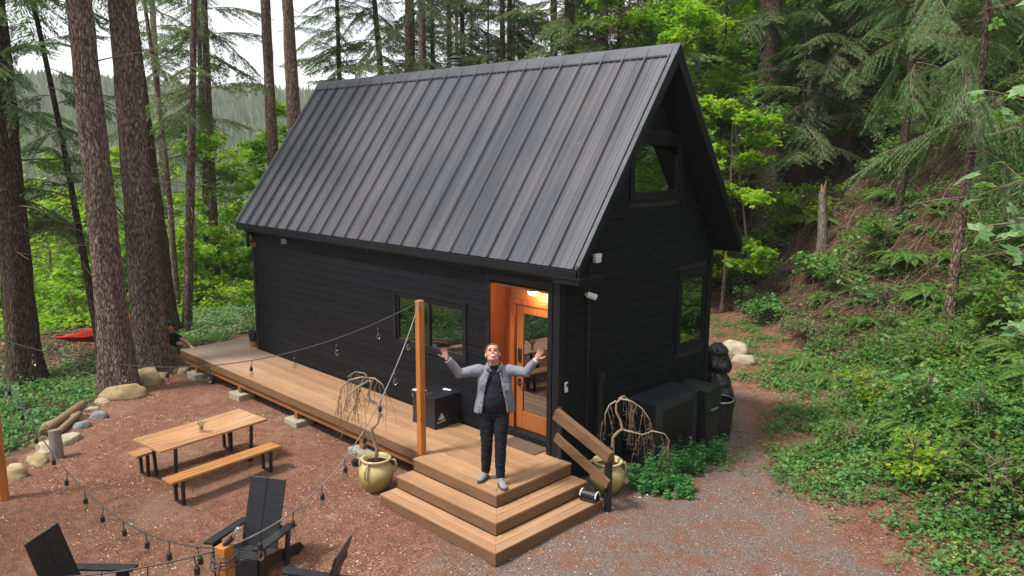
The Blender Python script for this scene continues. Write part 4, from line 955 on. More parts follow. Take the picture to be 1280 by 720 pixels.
    # adirondack chairs
    def chair(x,y,rz,label):
        t=thing('garden_chair',label,'garden chair',(x,y,HG(x,y)),rz,'black garden chairs round the fire pit')
        def P(nm,m): return m.build(nm,'chair_black',t,bevel=.004)
        for s in (-1,1):
            m=MB(); m.prism([(-.06,.50),(.62,.455),(.64,.44),(.62,.43),(-.06,.475)],(s*.285-.055,s*.285+.055),(0,0,0),(0,1,0),(0,0,1),(1,0,0)); P('arm',m)
            m=MB(); m.box(s*.262-.013,s*.262+.013,-.005,.125,0,.474); P('leg',m)
            m=MB(); m.prism([(-.01,.20),(.03,.335),(.85,.115),(.92,.02),(.80,.0),(.70,.03)],(s*.235-.013,s*.235+.013),(0,0,0),(0,1,0),(0,0,1),(1,0,0)); P('side_rail',m)
            m=MB(); m.bar((s*.27,.50,.03),(s*.255,.60,.45),.03,.07,up=(0,1,0)); P('rear_support',m)
        m=MB()
        for i in range(5):
            a=-.02+i*.095; z=.345-.055*i*.45
            m.bar((-.26,a+.045,z),(.26,a+.045,z),.088,.018,up=(0,.25,1))
        P('seat',m)
        m=MB(); m.box(-.255,.255,-.028,-.008,.10,.33); m.box(-.05,.05,-.031,-.029,.20,.222); P('apron',m)
        for s in (-1,1):
            m=MB(); lo=Vector((0,.40,.20)); hi=Vector((0,.66,.94)); m.bar(lo+Vector((s*.108,0,0)),hi+Vector((s*.108,0,0)),.211,.02,up=(0,1,-.35)); P('backrest',m)
        m=MB(); m.box(-.22,.22,.525,.55,.40,.46); P('back_rail',m); m=MB(); m.box(-.20,.20,.60,.62,.74,.79); P('back_rail',m)
        return t
    chair(-.80,-4.10,RAD(30),'black slatted garden chair facing the camera, its tall back to the table')
    chair(-.90,-5.27,RAD(127),'black garden chair at the lower left corner seen from behind')
    chair(.23,-4.20,RAD(-53),'black garden chair cut by the bottom edge, right of the other two')
    t=thing('fire_pit','round black metal fire pit rim at the bottom edge between chairs','fire pit',(-.42,-4.86,0))
    m=MB(); m.lathe([(.22,.12),(.30,.20),(.34,.34),(.37,.36),(.37,.375),(.33,.375),(.29,.22),(.05,.16)],40); m.build('bowl','black_metal',t,smooth=False)
    for k in range(3):
        a=k*2.094; m=MB(); m.tube([(.2*cos(a),.2*sin(a),.16),(.27*cos(a),.27*sin(a),0)],.014,8); m.build('leg','black_metal',t)
    # string lights
    def strand(label,A,B,sag,n,first,wired='cable',bulb=.030,off=.0):
        A,B=Vector(A),Vector(B); t=thing('string_lights',label,'string lights',tuple(A)); 
        f=lambda s: (B-A)*s-Vector((0,0,4*sag*s*(1-s)))
        m=MB(); m.tube([f(i/60) for i in range(61)],.0062,6); m.build('cable',wired,t,smooth=True)
        rr=random.Random(n*7+int(sag*100))
        for i in range(n):
            s=first+(1-2*first)*i/max(1,n-1)+off; s=min(max(s,.02),.98); p=f(s); p=Vector(p)
            sw=Vector((rr.uniform(-.018,.018),rr.uniform(-.018,.018),0))
            m=MB(); m.tube([p+Vector((0,0,.01)),p+sw*.5+Vector((0,0,-.05)),p+sw+Vector((0,0,-.085))],.0042,6); m.lathe([(.008,-.075),(.019,-.09),(.021,-.135),(.017,-.14)],12,p+sw); so=m.build('socket','black_plastic',t)
            m=MB(); m.lathe([(.011,-.14),(.015,-.155),(.025,-.182),(.026,-.195),(.020,-.213),(.005,-.225)],14,p+sw); m.build('bulb','bulb_glass',so,smooth=True)
        return t
    DP=(-1.36,-1.20,2.56); LP=(-4.90,-5.27,2.20); FG=(1.65,-5.3,1.84)
    strand('string of light bulbs from the deck post to the far left trees',DP,LP,.63,9,.10)
    strand('pale cable of light bulbs dropping from the deck post to the bottom post',DP,FG,.61,8,.10,'steel_cable')
    strand('dark string of light bulbs curving along the lower left yard',FG,LP,.74,12,.07)
    strand('dark cable of light bulbs leaving the bottom post towards the bottom left edge',FG,(0,-7.2,1.9),.20,8,.08)
    t=thing('spare_bulb','clear light bulb sticking up from the bottom post top','light bulb',(1.65,-5.3,1.86))
    m=MB(); m.tube([(0,0,.0),(.02,.03,.03),(.035,.045,.05)],.018,10); m.build('socket','black_plastic',t)
    m=MB(); m.tube([(.035,.045,.05),(.05,.065,.075),(.066,.088,.105),(.075,.10,.12)],[.014,.026,.030,.012],14); m.build('bulb','bulb_glass',t,smooth=True)
    t=thing('cable_coil','loops of black light cable tied round the bottom post','cable',(1.65,-5.3,1.79))
    m=MB()
    for k in range(3): m.tube([((.085+.006*k)*cos(a),(.085+.006*k)*sin(a),-.03*k+.012*sin(a*2+k)) for a in np.linspace(0,2*pi,25)],.006,6)
    m.tube([(.06,-.06,.02),(.08,-.09,-.12),(.05,-.10,-.26),(.02,-.09,-.3)],.006,6); m.build('loop','cable',t,smooth=True)
    # hammock
    t=thing('hammock','red cloth hammock slung low between the trunks at left','hammock',(-11.4,-2.85,0))
    A=Vector((0,0,.62)); B=Vector((-1.9,3.1,.80)); m=MB(); N=28; K=12; side=(B-A).cross(Vector((0,0,1))).normalized()
    for i in range(N+1):
        s=i/N; w=.60*(sin(pi*s)**.8 if 0<s<1 else 0)+.015; c=A.lerp(B,s)-Vector((0,0,.46*4*s*(1-s)))
        for k in range(K+1):
            u=k/K*2-1; m.v.append(tuple(c+side*u*w*.75+Vector((0,0,.30*u*u*w*1.3+.012*sin(s*40+u*6)))))
    m.f=[(i*(K+1)+k,i*(K+1)+k+1,(i+1)*(K+1)+k+1,(i+1)*(K+1)+k) for i in range(N) for k in range(K)]; m.mi=[0]*len(m.f)
    o=m.build('cloth','red_cloth',t,smooth=True); sm=o.modifiers.new('s','SOLIDIFY'); sm.thickness=.004
    m=MB(); m.tube([A,A+Vector((.42,-.62,.28))],.008,6); m.tube([B,B+Vector((.1,.05,.2))],.008,6); m.build('rope','steel_cable',t)
build_things()
# ================================================================== rocks
FAC=[[(Vector(f).normalized(),d) for f,d in fs] for fs in ([((.2,.1,1),.72),((1,.3,.4),.82),((-.8,.6,.3),.80),((.1,-1,.3),.78)],[((-.15,.2,1),.70),((.6,-.8,.4),.78),((-.9,-.3,.5),.76)],[((0,-.2,1),.80),((.9,.5,.2),.75),((-.5,.8,.6),.80),((-.4,-.9,.1),.8)])]
def rock(x,y,sx,sy,sz,label,mat='rock_tan',seed=0,rz=0.0,name='boulder',z=None,group=None,cat='rock'):
    m=MB(); m.ball((0,0,0),1.0,30,20); sd=Vector((seed*7.3,seed*3.1,seed*1.7)); vv=[]
    for q in m.v:
        q=Vector(q); k=1+.30*noise.noise(q*.9+sd)+.10*noise.noise(q*2.6+sd)+.035*noise.noise(q*7+sd)
        q=q*k
        for fn,fd in FAC[seed%3]:
            e=q.dot(fn)-fd
            if e>0: q=q-fn*e*.85
        q=q+q.normalized()*.02*noise.noise(q*12+sd); q.z=max(q.z,-.55)
        vv.append((q.x*sx,q.y*sy,q.z*sz))
    m.v=vv; o=m.build(name,mat,None,smooth=True); zz=HG(x,y) if z is None else z
    o.location=(x,y,zz+sz*.15); o.rotation_euler=(0,0,rz); return tag(o,label,cat,group)
def build_rocks():
    rock(-8.30,-2.62,.46,.27,.25,'large flat tan boulder at the foot of the big left tree',seed=1,rz=1.0,name='boulder')
    rock(-8.95,-1.98,.33,.24,.28,'rounded tan boulder just behind the large flat one',seed=2,rz=.8)
    for i,(x,y,s,lab) in enumerate([(-9.25,-1.55,.13,'small tan stone right of the rounded boulder'),(-9.35,-1.28,.15,'small oval tan stone midway between boulder and deck'),(-9.2,-1.12,.17,'wide pale stone just left of the far concrete footing'),(-9.75,-1.2,.14,'small brown stone lying behind the row near the deck'),(-9.0,-.98,.10,'smallest stone touching the far concrete footing')]):
        rock(x,y,s,s*.8,s*.7,lab,'rock_tan' if i!=2 else 'rock_pale',seed=10+i,rz=i,name='stone',cat='stone')
    for i,(x,y,a,b,c,mt,lab) in enumerate([
        (-7.42,-3.32,.16,.12,.12,'rock_grey','bluish grey stone at the right end of the stone pile'),
        (-7.12,-3.68,.15,.11,.10,'rock_grey','dark grey stone at the front of the stone pile'),
        (-7.95,-3.30,.15,.10,.06,'rock_pale','flat pale stone lying on top of the stone pile'),
        (-7.65,-3.62,.20,.13,.10,'rock_tan','tan slab in the middle of the stone pile'),
        (-7.55,-4.0,.18,.12,.10,'rock_tan','brown slab at the left of the stone pile'),
        (-6.60,-4.02,.26,.16,.11,'rock_pale','pale flat boulder right behind the upright log'),
        (-6.45,-4.35,.24,.17,.14,'rock_pale','pale boulder left behind the upright log'),
        (-6.0,-4.62,.26,.14,.10,'rock_tan','long tan stone left of the upright log'),
        (-5.85,-4.92,.14,.11,.09,'rock_pale','small stone in the gap left of the log'),
        (-5.62,-5.0,.22,.15,.14,'rock_tan','tan boulder nearest to the left wooden post'),
        (-8.25,-3.0,.14,.1,.07,'rock_pale','small flat stone between boulder and stone pile')]):
        rock(x,y,a,b,c,lab,mt,seed=30+i,rz=.9+i*.3,name='stone',cat='stone')
    for i,(a,b,r,lab) in enumerate([((-7.1,-4.25,.07),(-8.1,-3.35,.09),.075,'weathered log lying at the back of the stone pile'),((-6.98,-4.05,.06),(-7.65,-3.55,.07),.055,'shorter weathered log lying in front of the stone pile')]):
        t=thing('fallen_log',lab,'log',a); A,B=Vector(a),Vector(b); m=MB()
        n=9; m.tube([(B-A)*(k/n)+Vector((noise.noise(Vector((k,i,0)))*.03,0,noise.noise(Vector((0,k,i)))*.02)) for k in range(n+1)],[r*(1+.15*noise.noise(Vector((k*.7,i*3,1)))) for k in range(n+1)],12)
        m.build('log','log_wood',t,smooth=True)
    t=thing('upright_log','short grey weathered log standing upright among the left stones','log',(-5.98,-4.36,-.02),.4)
    m=MB(); m.tube([(0,0,0),(.005,0,.2),(-.02,.01,.44)],[.095,.088,.082],12); m.build('log','old_wood',t)
    rock(-2.03,8.55,.34,.26,.26,'pale rounded boulder beside the path behind the cabin, the farther','rock_pale',seed=60)
    rock(-1.45,7.75,.27,.20,.20,'smaller pale boulder beside the path behind the cabin, the nearer','rock_pale',seed=61)
build_rocks()
# ================================================================== trees
def trunk_mesh(H,r0,lean=(0,0),seed=0,flare=.35,curve=.0,top=.18):
    rr=np.random.default_rng(seed); zs=np.concatenate([np.arange(-.35,1.2,.1),np.arange(1.2,10,.22),np.arange(10,H+.01,.8)]); zs=zs[zs<=H]
    n=44 if r0>.2 else (22 if r0>.09 else 12); a=np.arange(n)*2*pi/n
    if r0<=.12: zs=np.concatenate([np.arange(-.3,2,.3),np.arange(2,H+.01,.7)])
    ph=rr.uniform(0,6.28,8); V=[]
    for z in zs:
        t=max(z,0)/H; r=r0*(1-(1-top)*t**.9)
        fl=1+flare*np.exp(-max(z,0)/(1.4*r0+.12))*(1+.45*np.sin(a*3+ph[0])+.3*np.sin(a*5+ph[1]))
        lump=1+.035*np.sin(a*2+z*.8+ph[2])+.02*np.sin(a*4-z*1.7+ph[3])
        fur=np.array([noise.noise(Vector((cos(q)*r*16,sin(q)*r*16,z*1.3+seed)))+.6*noise.noise(Vector((cos(q)*r*34,sin(q)*r*34,z*3+seed))) for q in a]) if r0>.12 and z<10 else 0
        rad=r*fl*lump+np.asarray(fur)*min(.035,.09*r0)
        cx=lean[0]*z+curve*sin(z*.45+ph[4])*.25; cy=lean[1]*z+curve*cos(z*.4+ph[5])*.25-curve*cos(ph[5])*.25
        V.append(np.stack([cx+rad*np.cos(a),cy+rad*np.sin(a),np.full(n,z)],-1))
    V=np.array(V); m=len(zs); idx=np.arange(m*n).reshape(m,n); nx=np.roll(idx,-1,1)
    F=np.stack([idx[:-1],nx[:-1],nx[1:],idx[1:]],-1).reshape(-1,4)
    return V.reshape(-1,3),F
def np_mesh(name,V,F,mat,smooth=True):
    me=bpy.data.meshes.new(name); me.vertices.add(len(V)); me.vertices.foreach_set('co',np.ascontiguousarray(V,np.float32).ravel())
    me.loops.add(F.size); me.loops.foreach_set('vertex_index',F.astype(np.int32).ravel()); me.polygons.add(len(F))
    me.polygons.foreach_set('loop_start',np.arange(0,F.size,4,dtype=np.int32)); me.polygons.foreach_set('use_smooth',np.full(len(F),smooth)); me.update(calc_edges=True); me.materials.append(M[mat]); return me
def spray(seed,L=2.2,dens=1.0,droop=.28,fine=.030,wid=.030,hang=.0):
    "one conifer bough along +x: returns (needle quads, wood quads)"
    r=np.random.default_rng(seed); n=14; s=np.linspace(0,1,n)
    zc=L*(.10*s-droop*s**1.8); yc=L*.05*np.sin(s*4+r.uniform(0,6)); ax=np.stack([L*s,yc,zc],-1)
    wood=[qtube(ax,np.linspace(.012*L*.6,.002,n),4)]; P=[];D=[];Lg=[];W=[]
    S=np.arange(.12,1.0,.075/L/dens)
    for k,t in enumerate(S):
        p=np.array([np.interp(t,s,ax[:,i]) for i in range(3)]); side=1 if k%2 else -1
        if r.random()<.12: continue
        l2=(L*.36*(1-t)**.75+.10)*r.uniform(.55,1.1); ang=side*r.uniform(.75,1.15); d=np.array([cos(ang),sin(ang),-.10-hang*.9-r.uniform(0,.25)])
        q=np.linspace(0,1,6); pts=p+np.outer(q*l2,d)+np.outer(q**2*l2,np.array([.18,0,-.22-hang]))
        wood.append(qtube(pts,np.linspace(.005,.0015,6),3))
        m=max(3,int(l2/fine*dens)); u=np.linspace(.06,1,m); pp=np.stack([np.interp(u,q,pts[:,i]) for i in range(3)],-1); dd=norm(np.gradient(pts,axis=0)); dp=np.stack([np.interp(u,q,dd[:,i]) for i in range(3)],-1)
        sd=norm(np.cross(dp,[0,0,1.])); 
        for sg in (-1,1):
            P.append(pp); D.append(dp*.75+sd*sg*.8+np.array([0,0,-.12-hang*.8])+r.normal(0,.16,(m,3))); Lg.append((.055+.075*(1-u)**.8)*r.uniform(.7,1.35,m)*(1+L*.12)); W.append(np.full(m,wid)*r.uniform(.7,1.3,m))
        P.append(pp[-1:]); D.append(dp[-1:]); Lg.append(np.array([.1])); W.append(np.array([wid]))
    P=np.concatenate(P);D=np.concatenate(D);Lg=np.concatenate(Lg);W=np.concatenate(W)
    up=np.array([0,0,1.])+r.normal(0,.45,P.shape)
    return kites(P,D,up,Lg,W),np.concatenate(wood)
SPR=[spray(s,2.2,1.0,.36,.030,.030,.12) for s in range(5)]
SPR_H=[spray(20+s,2.4,1.0,.40,.028,.022,.45) for s in range(3)]       # hanging hemlock boughs
SPR_F=[spray(40+s,2.2,.55,.30,.06,.05) for s in range(3)]      # lighter boughs for far trees
def xf(q,R,t,s=1.0): return (q.reshape(-1,3)@R.T*s+t).reshape(-1,4,3)
def crown_quads(H,z0,seed,nb,smax,spr,dead=0,lean=(0,0),r0=.3,shape=.7,azr=None,zmax=None):
    r=np.random.default_rng(seed); N=[];Wd=[]
    for i in range(nb):
        t=(i+r.random())/nb; z=z0+(min(H,zmax or H)-z0)*t; tt=(z-z0)/(H-z0)
        az=r.uniform(*(azr or (0,2*pi))); sc=smax*(1-tt)**shape*r.uniform(.55,1.1)+.12
        q,w=spr[r.integers(len(spr))]; el=r.uniform(-.42,.38)+.5*tt**2; R=rotm(az,el,r.uniform(-.25,.25)); p=np.array([lean[0]*z,lean[1]*z,z])
        N.append(xf(q,R,p,sc)); Wd.append(xf(w,R,p,sc))
    for i in range(dead):
        z=r.uniform(z0*.25+1,z0+1.5); az=r.uniform(0,2*pi); l=r.uniform(.3,1.7); u=np.linspace(0,1,6); d=np.array([cos(az),sin(az),r.uniform(-.25,.35)])
        pts=np.array([lean[0]*z,lean[1]*z,z])+np.outer(u*l,d)+np.outer(u**2*l,np.array([r.normal(0,.2),r.normal(0,.2),-.15])); Wd.append(qtube(pts,np.linspace(.014,.003,6),4))
        for k in range(r.integers(1,5)):
            b=pts[r.integers(2,6)]; d2=d+r.normal(0,.7,3); Wd.append(qtube(b+np.outer(np.linspace(0,1,4)*l*.3,d2),np.linspace(.005,.002,4),3))
    return (np.concatenate(N) if N else np.zeros((0,4,3))),(np.concatenate(Wd) if Wd else np.zeros((0,4,3)))
def conifer(x,y,H,r0,label,lean=(0,0),z0=7,nb=34,smax=1.25,seed=1,bark='bark_fir',need='needles_dark',spr=None,dead=10,flare=.35,curve=0,group=None,name='conifer',zmax=None,azr=None,cat='tree'):
    t=thing(name,label,cat,(x,y,HG(x,y)),0,group)
    V,F=trunk_mesh(H,r0,lean,seed,flare,curve); o=bpy.data.objects.new('trunk',np_mesh('trunk',V,F,bark)); link(o,t)
    N,Wd=crown_quads(H,z0,seed+100,nb,smax,spr or SPR,dead,lean,r0,zmax=zmax,azr=azr)
    o=bpy.data.objects.new('crown',quads_mesh('crown',[(N,need),(Wd,'dead_twig')])); link(o,t); return t
def leaf_cluster_leaves(P,r,size,up_bias=1.0,lobes=3,mat=None):
    "P: leaf positions -> lobed leaves of `lobes` kites"
    n=len(P); nrm=norm(np.stack([r.normal(0,.55,n),r.normal(0,.55,n),np.full(n,up_bias)],-1)); a=r.uniform(0,2*pi,n)
    d=np.stack([np.cos(a),np.sin(a),np.zeros(n)],-1); d=norm(d-nrm*np.sum(d*nrm,1,keepdims=True)); s=np.cross(nrm,d); L=size*r.uniform(.6,1.3,n); out=[]
    angs={1:[0],3:[-.95,0,.95],5:[-1.6,-.8,0,.8,1.6]}[lobes]
    for g in angs:
        dd=d*cos(g)+s*sin(g)-nrm*.12; out.append(kites(P,dd,nrm,L*(1 if g==0 else .8),L*(.62 if lobes>1 else .6),.05))
    return np.concatenate(out)
def broad_quads(seed,H,rad,zc,nl,size,lobes=3,nlimb=14,zlo=.35,flat=.55,r0=.1,stems=1,up=1.0):
    r=np.random.default_rng(seed); Wd=[];P=[]
    for st in range(stems):
        sx,sy=(r.normal(0,.25*rad*(stems>1)),r.normal(0,.25*rad*(stems>1))); lx,ly=r.normal(0,.05*H),r.normal(0,.05*H)
        f=lambda t: np.array([sx*(.3+.7*t)+lx*t*t,sy*(.3+.7*t)+ly*t*t,H*t*.92])
        if stems>1: Wd.append(qtube(np.array([f(t) for t in np.linspace(0,1,8)]),np.linspace(r0,.006,8),5))
        for i in range(max(3,nlimb//stems)):
            t=zlo+(1-zlo)*(i+r.random())/(nlimb//stems+1); b=f(min(t,.97)); az=r.uniform(0,2*pi); ln=rad*(1.15-abs(t-.55)*1.1)*r.uniform(.6,1.1)
            d=np.array([cos(az),sin(az),r.uniform(.1,.7)]); u=np.linspace(0,1,7); pts=b+np.outer(u*ln,d)+np.outer(u**2*ln,np.array([0,0,-.35]))+np.cumsum(r.normal(0,.02*ln,(7,3)),0)
            Wd.append(qtube(pts,np.linspace(max(.008,r0*.35),.003,7),4))
            for k in range(6):
                j=r.integers(2,7); b2=pts[j]; d2=norm(d+r.normal(0,.75,3))*[1,1,flat]; l2=ln*r.uniform(.25,.55); p2=b2+np.outer(np.linspace(0,1,5)*l2,d2)
                Wd.append(qtube(p2,np.linspace(.006,.002,5),3)); m=max(3,int(nl/(nlimb*6))); w=r.random(m)**.7
                P.append(b2+w[:,None]*l2*d2+r.normal(0,.11*rad**.5,(m,3))*[1,1,.55])
    P=np.concatenate(P); P=P[P[:,2]>.04]
    return leaf_cluster_leaves(P,r,size,up,lobes),np.concatenate(Wd)
def broadleaf(x,y,H,rad,label,seed,nl=5000,size=.11,mat='leaf_bright',lobes=3,r0=.09,zlo=.3,group=None,name='broadleaf_tree',lean=(0,0),bark='bark_pale',cat='tree',nlimb=18):
    t=thing(name,label,cat,(x,y,HG(x,y)),0,group); V,F=trunk_mesh(H*.9,r0,lean,seed,.2,.4,.15); link(bpy.data.objects.new('trunk',np_mesh('trunk',V,F,bark)),t)
    N,Wd=broad_quads(seed,H,rad,0,nl,size,lobes,nlimb,zlo,r0=r0)
    link(bpy.data.objects.new('crown',quads_mesh('crown',[(N,mat),(Wd,'dead_twig')])),t); return t
def bush(x,y,H,rad,label,seed,nl=1500,size=.09,mat='leaf_mid',lobes=3,group=None,name='bush',cat='bush',stems=6,nlimb=18):
    t=thing(name,label,cat,(x,y,HG(x,y)-.03),0,group)
    N,Wd=broad_quads(seed,H,rad,0,nl,size,lobes,nlimb,.12,r0=.014,stems=stems)
    link(bpy.data.objects.new('foliage',quads_mesh('foliage',[(N,mat)])),t); link(bpy.data.objects.new('stem',quads_mesh('stem',[(Wd,'dead_twig')])),t); return t
def fern_quads(seed,R=.75,nf=18):
    r=np.random.default_rng(seed); out=[]; w=[]
    for i in range(nf):
        az=2*pi*i/nf+r.normal(0,.2); L=R*r.uniform(.7,1.15); rise=r.uniform(.5,1.1); u=np.linspace(0,1,26); d=np.array([cos(az),sin(az),0])
        pts=np.outer(u*L*.95,d)+np.outer(L*(rise*u*1.15-(rise*.95+.25)*u**2),np.array([0,0,1.])); tg=norm(np.gradient(pts,axis=0)); sd=norm(np.cross(tg,[0,0,1.])); wd=.17*L*np.sin(np.clip(u*1.1+.06,0,1)*pi)**.7+.012
        for sg in (-1,1): out.append(kites(pts[1:],sd[1:]*sg+tg[1:]*.35-np.array([0,0,.12]),np.cross(sd[1:],tg[1:])+r.normal(0,.1,(25,3)),wd[1:],np.full(25,L/26*1.15)))
        w.append(qtube(pts[::3],np.linspace(.005,.001,len(pts[::3])),3))
    return np.concatenate(out),np.concatenate(w)
# ------------------------------------------------------------------ the named trees of the photograph
def build_trees():
    def C(*a,**k):
        k['nb']=int(k.get('nb',30)*1.35); return conifer(*a,**k)
    C(-10.95,-3.55,20,.30,'thick dark trunk at the left edge with needled boughs crossing it',(.012,.012),z0=3.2,nb=44,smax=1.15,seed=1,bark='bark_dark',dead=18,need='needles_grey')
    C(-10.82,-2.14,13,.085,'thin leaning dark trunk between the left edge tree and big pair',(-.079,-.077),z0=3.0,nb=30,smax=.9,seed=2,bark='bark_dark',dead=26,flare=.2,curve=.3)
    C(-8.67,-2.55,22,.285,'left trunk of the big pair, rising behind the large boulder',(-.015,-.015),z0=8.5,nb=30,smax=1.3,seed=3,dead=6)
    C(-9.69,-1.58,23,.325,'thickest trunk of the left group, right one of the big pair',(-.003,-.003),z0=9,nb=30,smax=1.4,seed=4,bark='bark_fir',dead=8,flare=.42)
    C(-13.15,.14,20,.26,'mossy trunk half hidden directly behind the thickest left trunk',(-.035,-.034),z0=8,nb=26,smax=1.1,seed=5,bark='bark_moss',dead=8)
    C(-16.47,1.74,18,.095,'very thin leaning trunk right of the mossy one',(-.031,-.031),z0=6.5,nb=16,smax=.8,seed=6,dead=22,flare=.15,curve=.3)
    C(-28.22,6.04,24,.24,'pale straight trunk standing farther down the valley slope',(.011,.010),z0=12,nb=20,smax=1.2,seed=7,bark='bark_pale',dead=24)
    C(-12.91,.51,17,.125,'slender trunk leaning right just beyond the deck end',(.062,.061),z0=4.9,nb=24,smax=1.05,seed=8,dead=10,flare=.15)
    C(-17.97,3.60,20,.165,'reddish slender trunk right of the leaning one beyond the deck',(.014,.013),z0=4.8,nb=34,smax=1.15,seed=9,dead=8)
    C(-20.89,4.66,20,.13,'thin trunk close behind the reddish one beyond the deck',(.016,.016),z0=5.5,nb=22,smax=1.0,seed=10,dead=12,bark='bark_moss')
    C(-16.82,5.24,23,.225,'bare straight trunk behind the left end of the roof',(-.001,-.001),z0=12,nb=20,smax=1.2,seed=11,dead=7,bark='bark_pale' if 0 else 'bark_fir')
    C(-14.61,4.86,23,.245,'thicker bare trunk just right of the one behind the roof end',(-.01,-.01),z0=12,nb=20,smax=1.2,seed=12,dead=7)
    C(-20.18,12.74,20,.20,'dark trunk with wide low boughs behind the left half of the ridge',(-.049,-.049),z0=3.6,nb=80,smax=1.5,seed=13,dead=4,bark='bark_moss')
    C(-15.71,9.94,25,.235,'thick trunk rising behind the ridge just left of the flue',(.004,.004),z0=6.3,nb=26,smax=1.5,seed=14,dead=10)
    C(-17.82,12.21,24,.215,'trunk touching the thick one left of the flue, on its right',(.003,.003),z0=6.0,nb=30,smax=1.8,seed=15,dead=6)
    C(-9.69,11.67,22,.21,'dark trunk above the ridge, left of the pair near the gable peak',(-.013,-.013),z0=5.4,nb=36,smax=1.5,seed=16,dead=12,bark='bark_dark')
    C(-8.91,12.44,22,.25,'stout trunk above the ridge nearest to the gable peak',(-.018,-.018),z0=6.3,nb=34,smax=1.6,seed=17,dead=12)
    C(-12.26,17.94,22,.23,'needle covered trunk just right of the stout one over the ridge',(-.021,-.021),z0=3.5,nb=56,smax=1.3,seed=18,bark='bark_moss')
    C(-13.37,21.21,20,.17,'slim trunk seen over the ridge left of the gable peak',(-.025,-.024),z0=6,nb=26,smax=1.2,seed=19)
    C(-12.90,21.68,20,.135,'slimmest trunk seen over the ridge beside the gable peak',(-.027,-.027),z0=6,nb=24,smax=1.2,seed=20)
    C(-13.50,15.19,21,.195,'dark trunk close behind the left one above the ridge middle',(-.01,-.01),z0=4.4,nb=44,smax=1.6,seed=21,bark='bark_dark')
    C(-17.60,16.89,20,.205,'green bough covered trunk above the ridge right of the flue',(-.003,-.003),z0=3.2,nb=60,smax=1.7,seed=22,bark='bark_moss')
    C(-5.75,17.36,26,.47,'very thick reddish trunk on the slope right of the cabin',(-.038,-.037),z0=5.4,nb=34,smax=1.5,seed=23,dead=8,bark='bark_fir',flare=.25)
    C(-4.07,16.37,12,.075,'thin dark trunk right of the very thick reddish one',(-.053,-.052),z0=1.8,nb=44,smax=1.0,seed=24,bark='bark_dark',curve=.5,dead=16,flare=.1)
    C(-3.18,17.36,15,.11,'slim dark trunk with layered boughs above the broken snag',(-.06,-.059),z0=2.0,nb=50,smax=1.25,seed=25,bark='bark_dark',dead=16,flare=.1)
    C(2.37,8.49,14,.095,'slim tree with feathery hanging boughs on the right bank',(-.013,-.013),z0=2.9,nb=30,smax=.95,seed=26,need='needles_grey',spr=SPR_H,bark='bark_fir',dead=14,curve=.35,flare=.15,zmax=11)
    C(-.1,12.6,13,.10,'feathery conifer left behind the slim right bank tree',(-.01,.01),z0=3.4,nb=26,smax=.95,seed=27,need='needles_grey',spr=SPR_H,bark='bark_dark',dead=10,flare=.15,zmax=10)
    C(3.9,9.9,14,.13,'feathery conifer at the far right behind the big pale leaves',(0,0),z0=3.2,nb=22,smax=.85,seed=28,need='needles_grey',spr=SPR_H,bark='bark_dark',dead=10,flare=.15,zmax=10)
    C(-21.2,10.7,19,.16,'green conifer with dense low boughs behind the left end of the ridge',(0,0),z0=2.5,nb=80,smax=1.5,seed=41,bark='bark_moss',dead=4)
    C(-18.9,15.3,20,.17,'dark conifer with dense boughs directly behind the flue',(0,0),z0=2.5,nb=80,smax=1.6,seed=42,bark='bark_dark',dead=4)
    C(-15.6,14.4,20,.17,'dense dark conifer behind the ridge right of the flue',(0,0),z0=2.5,nb=75,smax=1.5,seed=43,bark='bark_dark',dead=4)
    # broken snag and pale sapling
    t=thing('broken_snag','short pale broken snag standing on the brushy slope','dead tree',(-2.36,13.67,HG(-2.36,13.67)))
    V,F=trunk_mesh(1.75,.125,(-.04,-.04),77,.25,.1,.8); link(bpy.data.objects.new('trunk',np_mesh('trunk',V,F,'bark_pale')),t)
    m=MB(); m.tube([(-.07,-.07,1.6),(-.12,-.05,1.85)],[.06,.01],6); m.tube([(-.02,-.09,1.6),(0.02,-.10,1.95)],[.05,.008],6); m.build('splinter','log_wood',t)
    B=broadleaf
    B(-4.69,14.39,5.6,1.2,'thin pale sapling with few leaves beside the cabin eave',31,900,.10,'leaf_mid',3,.05,.5,lean=(-.116,-.114))
    # bright maples right of the gable
    B(-8.2,11.6,10,2.5,'bright green maple rising behind the gable peak',32,9000,.12,'leaf_bright',3,.10,.30)
    B(-7.5,12.9,9.5,1.6,'bright green maple between gable and very thick trunk',33,6000,.12,'leaf_bright',3,.09,.30)
    B(-9.6,16.6,11,2.6,'yellowish green maple farther behind the gable peak',34,7000,.13,'leaf_bright',3,.10,.35)
    B(-1.2,19.5,9.0,2.6,'sunny yellow green maple deep in the wood above the snag',35,6500,.13,'leaf_bright',3,.09,.35)
    B(-10.5,24,12,3.2,'tall bright maple deep in the wood left of the thick trunk',36,7000,.16,'leaf_bright',3,.10,.3)
    B(-4.5,12.3,6.4,1.35,'shorter bright maple just right of the gable eave',38,6000,.12,'leaf_bright',3,.06,.15)
    B(-.6,22.5,8.5,2.4,'bright maple high in the wood right of the thick trunk',39,6500,.14,'leaf_bright',3,.08,.2)
    # maples beyond the left end of the cabin
    for i,(x,y,H,rd,lab) in enumerate([(-15.6,6.6,5.6,1.9,'bright maple right behind the lower left roof corner'),(-18.6,6.4,5.2,1.9,'bright maple left of the roof corner beyond the slender trunks'),(-20.5,8.6,6.8,2.3,'taller bright maple behind the left slope of the roof'),(-22.5,6.2,4.6,2.0,'low spreading maple beyond the thin trunk pair'),(-13.6,7.0,5.2,1.6,'bright maple partly hidden by the left cabin wall')]):
        B(x,y,H*1.12,rd,lab,50+i,9000,.125,'leaf_bright',3,.06,.12)
